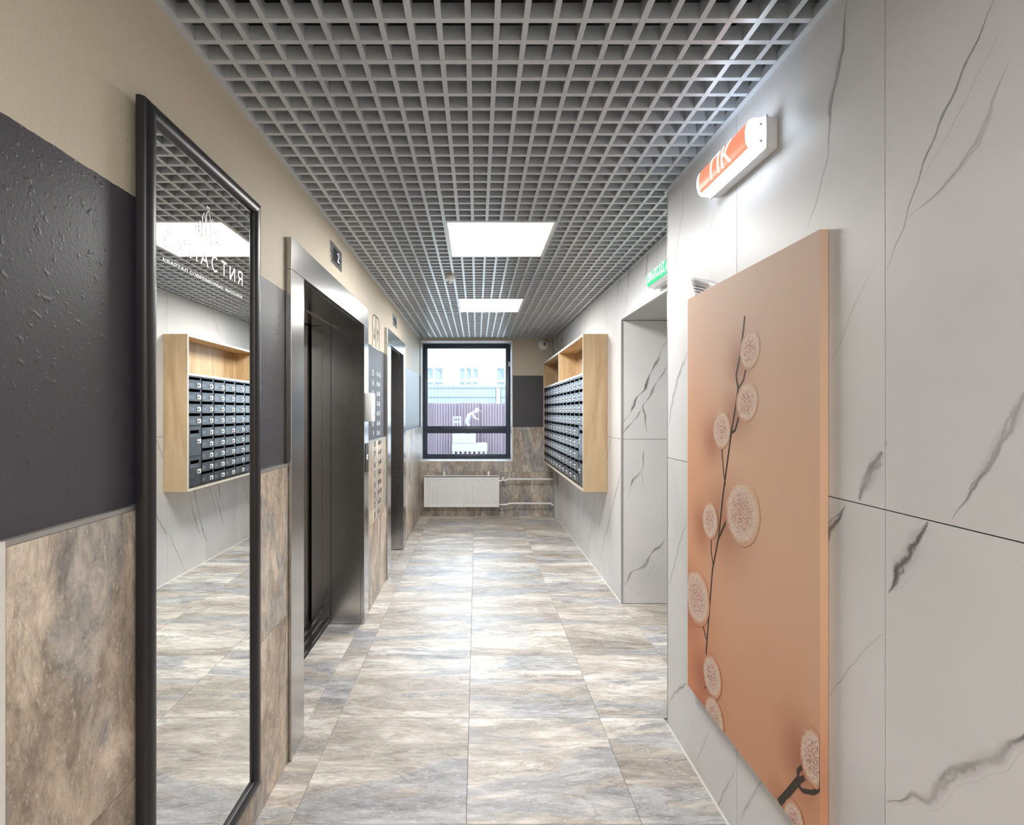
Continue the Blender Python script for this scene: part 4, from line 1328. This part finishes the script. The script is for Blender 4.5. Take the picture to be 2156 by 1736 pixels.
rstrip([(6.30, 2.36), (6.24, 2.30), (6.24, 2.24), (6.34, 2.18), (6.44, 2.24), (6.44, 2.30), (6.36, 2.36), (6.30, 2.36)], 0.007, 'outline')
rstrip([(6.34, 2.395), (6.34, 2.415)], 0.010, 'dot')
rstrip([(6.24, 2.17), (6.24, 2.09)], 0.006, 'stroke')

# ---------------- radiator under the window
RX0, RX1, RZ0, RZ1, RY0, RY1 = -0.712, 0.301, 0.150, 0.562, 6.690, 6.765
t = thing('radiator', (-0.2, YT, RZ0), 'white ribbed panel radiator under the window', 'radiator')
b = B(); n = 29
x = RX0 + 0.018; step = (RX1 - RX0 - 0.036) / n
prof = [(RX0, 0.006)]
za, zb = RZ0 + 0.035, RZ1 - 0.052
def face(x0, x1, d0, d1):
    b.add([(x0, RY0 + d0, za), (x1, RY0 + d1, za), (x1, RY0 + d1, zb), (x0, RY0 + d0, zb)], [(0, 1, 2, 3)])
for i in range(n):
    xa = x + step * i
    face(xa, xa + step * 0.50, 0.0, 0.0); face(xa + step * 0.50, xa + step * 0.66, 0.0, 0.010)
    face(xa + step * 0.66, xa + step * 0.84, 0.010, 0.010); face(xa + step * 0.84, xa + step, 0.010, 0.0)
    # closing lips at top and bottom of every groove
    for z_, s_ in ((zb, 1), (za, -1)):
        b.add([(xa + step * 0.50, RY0, z_), (xa + step * 0.66, RY0 + 0.010, z_), (xa + step * 0.84, RY0 + 0.010, z_), (xa + step, RY0, z_), (xa + step, RY0, z_ + s_ * 0.012), (xa + step * 0.50, RY0, z_ + s_ * 0.012)],
              [(0, 1, 5), (1, 2, 4, 5), (2, 3, 4)])
for (x0, x1, z0, z1) in ((RX0, RX1, RZ0, za - 0.012), (RX0, RX1, zb + 0.012, RZ1), (RX0, x, za - 0.012, zb + 0.012), (RX1 - 0.018, RX1, za - 0.012, zb + 0.012)):
    b.add([(x0, RY0, z0), (x1, RY0, z0), (x1, RY0, z1), (x0, RY0, z1)], [(0, 1, 2, 3)])
for i in range(n):
    xa = x + step * i
    for z0, z1 in ((za - 0.012, za), (zb, zb + 0.012)):
        b.add([(xa, RY0, z0), (xa + step * 0.5, RY0, z0), (xa + step * 0.5, RY0, z1), (xa, RY0, z1)], [(0, 1, 2, 3)])
b.build('front_panel', M['white_paint'], t)
B().box(RX0, RX0 + 0.004, RY0 - 0.001, RY1, RZ0, RZ1).build('side_cover', M['white_paint'], t)
B().box(RX1 - 0.004, RX1, RY0 - 0.001, RY1, RZ0, RZ1).build('side_cover', M['white_paint'], t)
b = B()
for i in range(40):
    xa = RX0 + 0.02 + (RX1 - RX0 - 0.04) * i / 40
    b.box(xa, xa + 0.012, RY0 + 0.012, RY1 - 0.008, RZ1 + 0.002, RZ1 + 0.008)
b.box(RX0, RX1, RY0, RY0 + 0.012, RZ1 - 0.01, RZ1 + 0.008).box(RX0, RX1, RY1 - 0.008, RY1, RZ1 - 0.01, RZ1 + 0.008)
g_ = b.build('top_grille', M['white_paint'], t); g_['kind'] = 'stuff'
B().box(RX0 + 0.004, RX1 - 0.004, RY1 - 0.006, RY1, RZ0 + 0.01, RZ1 - 0.005).build('back_panel', M['white_paint'], t)
for x in (-0.445, 0.160):
    B().box(x - 0.014, x + 0.014, RY1, YT, RZ0 + 0.05, 0.618).build('bracket', M['white_paint'], t)
ry = 6.735
B().lathe([(0.017, 0), (0.019, 0.012), (0.019, 0.04), (0.014, 0.048)], (0.352, ry, 0.500), (0, 0, 1), 16).build('valve_knob', M['white'], t, smooth=True)
B().tube([(0.298, ry, 0.500), (0.375, ry, 0.500)], 0.011).build('valve_body', M['steel'], t, smooth=True)
B().tube([(0.372, ry, 0.500), (0.392, ry, 0.503), (0.41, ry, 0.518), (0.43, ry, 0.520), (1.034, ry, 0.520)], 0.0125).build('pipe', M['white_paint'], t, smooth=True)
B().tube([(0.298, ry, 0.176), (0.36, ry, 0.176)], 0.009).build('valve_body', M['steel'], t, smooth=True)
B().tube([(0.35, ry, 0.174), (0.40, ry, 0.176), (0.43, ry, 0.186), (0.46, ry, 0.192), (0.985, ry, 0.192), (1.005, ry, 0.188), (1.018, ry, 0.172), (1.034, ry, 0.168)], 0.0125).build('pipe', M['white_paint'], t, smooth=True)

# ---------------- dome camera on the end wall
c = (0.915, YE, 2.349)
t = thing('dome_camera', c, 'white round dome camera with two black lenses on the end wall', 'camera')
B().lathe([(0.072, 0), (0.072, 0.016), (0.066, 0.024), (0.056, 0.028), (0.050, 0.027)], c, (0, -1, 0), 32).build('base', M['white'], t, smooth=True)
B().lathe([(0.050, 0.020), (0.046, 0.036), (0.036, 0.052), (0.022, 0.061), (0.008, 0.063), (0.001, 0.063)], c, (0, -1, 0), 32).build('eyeball', M['white_paint'], t, smooth=True)
for dz in (0.011, -0.011):
    B().lathe([(0.011, 0.055), (0.011, 0.066), (0.006, 0.067)], (c[0], c[1], c[2] + dz), (0, -1, 0), 16).build('lens', M['lens'], t)

# ---------------- motion sensor under the grid
c = (-0.197, 3.705, ZC)
t = thing('motion_sensor', c, 'small white motion sensor hanging under the grid between the two light panels', 'sensor')
B().lathe([(0.041, -0.006), (0.041, 0.018), (0.038, 0.024), (0.024, 0.026)], c, (0, 0, -1), 24).build('body', M['white'], t, smooth=True)
B().lathe([(0.017, 0.024), (0.015, 0.038), (0.009, 0.046), (0.001, 0.048)], c, (0, 0, -1), 16).build('lens', M['white_paint'], t, smooth=True)
# ================================================================== OUTSIDE THE WINDOW
M['ground'] = plain('pale_yard_ground', (0.50, 0.49, 0.47), 0.9, var=0.2, scale=2)
M['maroon'] = plain('maroon_sheet_metal', (0.15, 0.11, 0.135), 0.45)
M['pale_sheet'] = plain('pale_grey_sheet_metal', (0.165, 0.18, 0.185), 0.5)
M['render_wall'] = plain('white_house_render', (0.80, 0.79, 0.77), 0.8)
M['far_frame'] = plain('white_house_window_frame', (0.80, 0.80, 0.80), 0.5)
M['far_glass'] = plain('far_window_glass', (0.085, 0.115, 0.13), 0.3)
M['curtain'] = plain('pale_curtain', (0.17, 0.19, 0.20), 0.8, var=0.12, scale=8)
M['cloth'] = plain('pale_work_clothes', (0.20, 0.19, 0.205), 0.8)
M['skin'] = plain('skin', (0.42, 0.28, 0.22), 0.6)
ZG = -0.95
struct(B().box(-30, 30, WY + 0.4, 60, ZG - 0.3, ZG).build('ground', M['ground']), 'pale yard ground outside the window', 'ground')

def corrugated(x0, x1, y, z0, z1, pitch, depth):
    b = B(); v = []; x = x0; pts = []
    while x < x1 - 1e-6:
        for fr, d in ((0.0, 0), (0.35, 0), (0.5, 1), (0.85, 1)):
            if x + fr * pitch < x1: pts.append((x + fr * pitch, y - d * depth))
        x += pitch
    pts.append((x1, y))
    for x, yy in pts: v += [(x, yy, z0), (x, yy, z1)]
    b.add(v, [(2 * i, 2 * i + 2, 2 * i + 3, 2 * i + 1) for i in range(len(pts) - 1)])
    return b
FY = 26.0
t = thing('maroon_fence', (0, FY, ZG), 'maroon corrugated metal fence across the yard outside', 'fence')
for i, (x0, x1, p) in enumerate([(-4.6, -3.4, .10), (-3.4, -2.2, .10), (-2.2, -1.0, .14), (-1.0, 0.2, .14), (0.2, 1.4, .14), (1.4, 2.6, .14), (2.6, 3.8, .14)]):
    o = corrugated(x0, x1, FY - (0.02 if i % 2 else 0), ZG + 0.05, 1.856 + 0.02 * (i % 2), p, 0.08).build('sheet', M['maroon'], t)
PY = 34.0
t = thing('pale_fence', (0, PY, ZG), 'tall pale grey sheet fence with dark rails behind the maroon fence', 'fence')
for x0 in (-6.2, -4.2, -2.2, -0.2, 1.8, 3.8):
    corrugated(x0, x0 + 2.0, PY, ZG + 0.05, 3.25, 0.25, 0.03).build('sheet', M['pale_sheet'], t)
for z in (3.03, 2.40):
    B().box(-6.2, 5.8, PY - 0.045, PY - 0.032, z - 0.02, z + 0.02).build('rail', M['win_frame'], t)
B().box(1.35, 1.56, PY - 0.2, PY - 0.05, ZG, 3.12).build('post', M['far_frame'], t)
B().box(1.40, 1.50, PY - 0.21, PY - 0.2, 3.0, 3.08).build('post_cap', M['lens'], t)

HY = 45.0
t = thing('white_house', (0, HY, ZG), 'white rendered house with curtained windows beyond the fences', 'building')
wins = [(-4.75, -3.05), (-1.62, 0.15), (1.72, 3.40)]
zb0, zb1 = 4.15, 5.42
b = B()
xsx = [-14.0] + [q for w_ in wins for q in w_] + [14.0]
for i in range(0, len(xsx), 2): b.box(xsx[i], xsx[i + 1], HY, HY + 0.4, ZG, 9.0)
for x0, x1 in wins: b.box(x0, x1, HY, HY + 0.4, ZG, 3.72).box(x0, x1, HY, HY + 0.4, zb1, 9.0)
b.box(-14, 14, HY + 0.4, HY + 0.6, ZG, 9.0)
b.build('wall', M['render_wall'], t)
B().box(-14.3, 14.3, HY - 0.6, HY + 0.6, 9.0, 9.3).build('roof_edge', M['pale_sheet'], t)
for wi, (x0, x1) in enumerate(wins):
    n = 3 if wi == 1 else 2
    f = B().box(x0, x1, HY + 0.15, HY + 0.20, zb1 - 0.06, zb1 - 0.002).box(x0, x1, HY + 0.15, HY + 0.20, 4.12, 4.28).box(x0, x1, HY + 0.15, HY + 0.20, 3.722, 3.86)
    wd = (x1 - x0) / n
    for k in range(n + 1): f.box(max(x0 + 0.002, x0 + wd * k - 0.09), min(x1 - 0.002, x0 + wd * k + 0.09), HY + 0.135, HY + 0.205, 3.723, zb1 - 0.003)
    fo = f.build('window', M['far_frame'], t)
    for k in range(n):
        B().box(x0 + wd * k + 0.08, x0 + wd * (k + 1) - 0.08, HY + 0.17, HY + 0.18, 3.86, zb1 - 0.06).build('pane', M['far_glass'], fo)
        xa, xb = x0 + wd * k + 0.09, x0 + wd * (k + 1) - 0.09
        cb = B(); cb.add([(xa, HY + 0.166, 4.28), (xb, HY + 0.166, 4.28), (xa + (xb - xa) * (0.75 if (k + wi) % 2 else 0.5), HY + 0.166, zb1 - 0.5), (xa, HY + 0.166, zb1 - 0.1)], [(0, 1, 2, 3)])
        cb.build('curtain', M['curtain'], fo)
for y, x in ((HY, -1.55), (HY, -0.6), (HY, 2.5)):
    B().lathe([(0.05, 0), (0.05, 0.05)], (x, y, 6.1), (0, -1, 0), 8).build('anchor', M['win_frame'], t)

# pallet stack and platform in front of the maroon fence
PYD = 24.6
t = thing('white_platform', (-0.45, PYD, ZG), 'white boxed platform standing in front of the maroon fence', 'platform')
B().bbox(-1.18, -0.05, PYD - 0.5, PYD + 0.5, -0.12, 0.34, 0.02).build('upper_block', M['cloth'], t)
B().bbox(-1.20, 0.50, PYD - 0.6, PYD + 0.6, -0.50, -0.12, 0.02).build('lower_block', M['cloth'], t)
for i in range(8): B().box(-1.16 + 0.22 * i, -1.06 + 0.22 * i, PYD - 0.6, PYD + 0.6, ZG, -0.50).build('support', M['cloth'], t)
t = thing('slatted_crate', (-0.95, PYD, 0.34), 'white slatted crate on the platform beside the stooping worker', 'crate')
for z in (0.36, 0.62, 0.88, 1.10): B().box(-1.16, -0.78, PYD - 0.25, PYD - 0.22, z, z + 0.10).build('slat', M['cloth'], t)
for x in (-1.16, -0.98, -0.82): B().box(x, x + 0.05, PYD - 0.28, PYD - 0.25, 0.34, 1.2).build('upright', M['cloth'], t)

# stooping worker: one skinned body, standing on the platform, facing +x
bx, by, bz = -0.50, PYD - 0.05, 0.34
J = {'pelvis': (0, 0, .62), 'spine': (.10, 0, .86), 'chest': (.26, 0, 1.02), 'neck': (.36, 0, 1.06), 'head': (.47, 0, 1.10), 'crown': (.55, 0, 1.16),
     'shl': (.27, -.18, 1.02), 'ell': (.40, -.20, .76), 'hal': (.58, -.16, .70), 'shr': (.27, .18, 1.02), 'elr': (.40, .20, .76), 'har': (.60, .14, .68),
     'hil': (0, -.10, .58), 'knl': (.12, -.12, .32), 'anl': (-.02, -.12, .06), 'tol': (.15, -.13, .035), 'hir': (0, .10, .58), 'knr': (.10, .12, .32), 'anr': (-.06, .12, .06), 'tor': (.11, .13, .035)}
R = {'pelvis': .15, 'spine': .15, 'chest': .16, 'neck': .065, 'head': .105, 'crown': .09, 'shl': .075, 'ell': .055, 'hal': .04, 'shr': .075, 'elr': .055, 'har': .04,
     'hil': .10, 'knl': .075, 'anl': .05, 'tol': .04, 'hir': .10, 'knr': .075, 'anr': .05, 'tor': .04}
E_ = [('pelvis', 'spine'), ('spine', 'chest'), ('chest', 'neck'), ('neck', 'head'), ('head', 'crown'), ('chest', 'shl'), ('shl', 'ell'), ('ell', 'hal'), ('chest', 'shr'), ('shr', 'elr'), ('elr', 'har'),
      ('pelvis', 'hil'), ('hil', 'knl'), ('knl', 'anl'), ('anl', 'tol'), ('pelvis', 'hir'), ('hir', 'knr'), ('knr', 'anr'), ('anr', 'tor')]
ks = list(J)
me = bpy.data.meshes.new('person')
me.from_pydata([J[k_] for k_ in ks], [(ks.index(a), ks.index(c_)) for a, c_ in E_], [])
po = bpy.data.objects.new('person', me); COL.objects.link(po)
md = po.modifiers.new('skin', 'SKIN')
for i, k_ in enumerate(ks): me.skin_vertices[0].data[i].radius = (R[k_], R[k_])
me.skin_vertices[0].data[0].use_root = True
po.modifiers.new('smooth', 'SUBSURF').levels = 1
dg = bpy.context.evaluated_depsgraph_get()
me2 = bpy.data.meshes.new_from_object(po.evaluated_get(dg))
bpy.data.objects.remove(po)
me2.materials.clear(); me2.materials.append(M['cloth']); me2.materials.append(M['skin'])
for p in me2.polygons:
    c_ = p.center
    p.use_smooth = True
    p.material_index = 1 if (c_.x > 0.40 and c_.z > 1.0) or (c_.x > 0.55 and c_.z < 0.75) else 0
person = inst('person', me2, None, (bx, by, bz))
tag(person, 'worker in pale clothes and a cap stooping in front of the maroon fence', 'person')
B().lathe([(0.125, -0.02), (0.12, 0.04), (0.09, 0.085), (0.04, 0.11), (0.002, 0.115)], (bx + .50, by, bz + 1.15), (-0.25, 0, 1), 20).bbox(bx + .55, bx + .74, by - .08, by + .08, bz + 1.10, bz + 1.125, 0.008).build('cap', M['pale_sheet'], person, smooth=True)
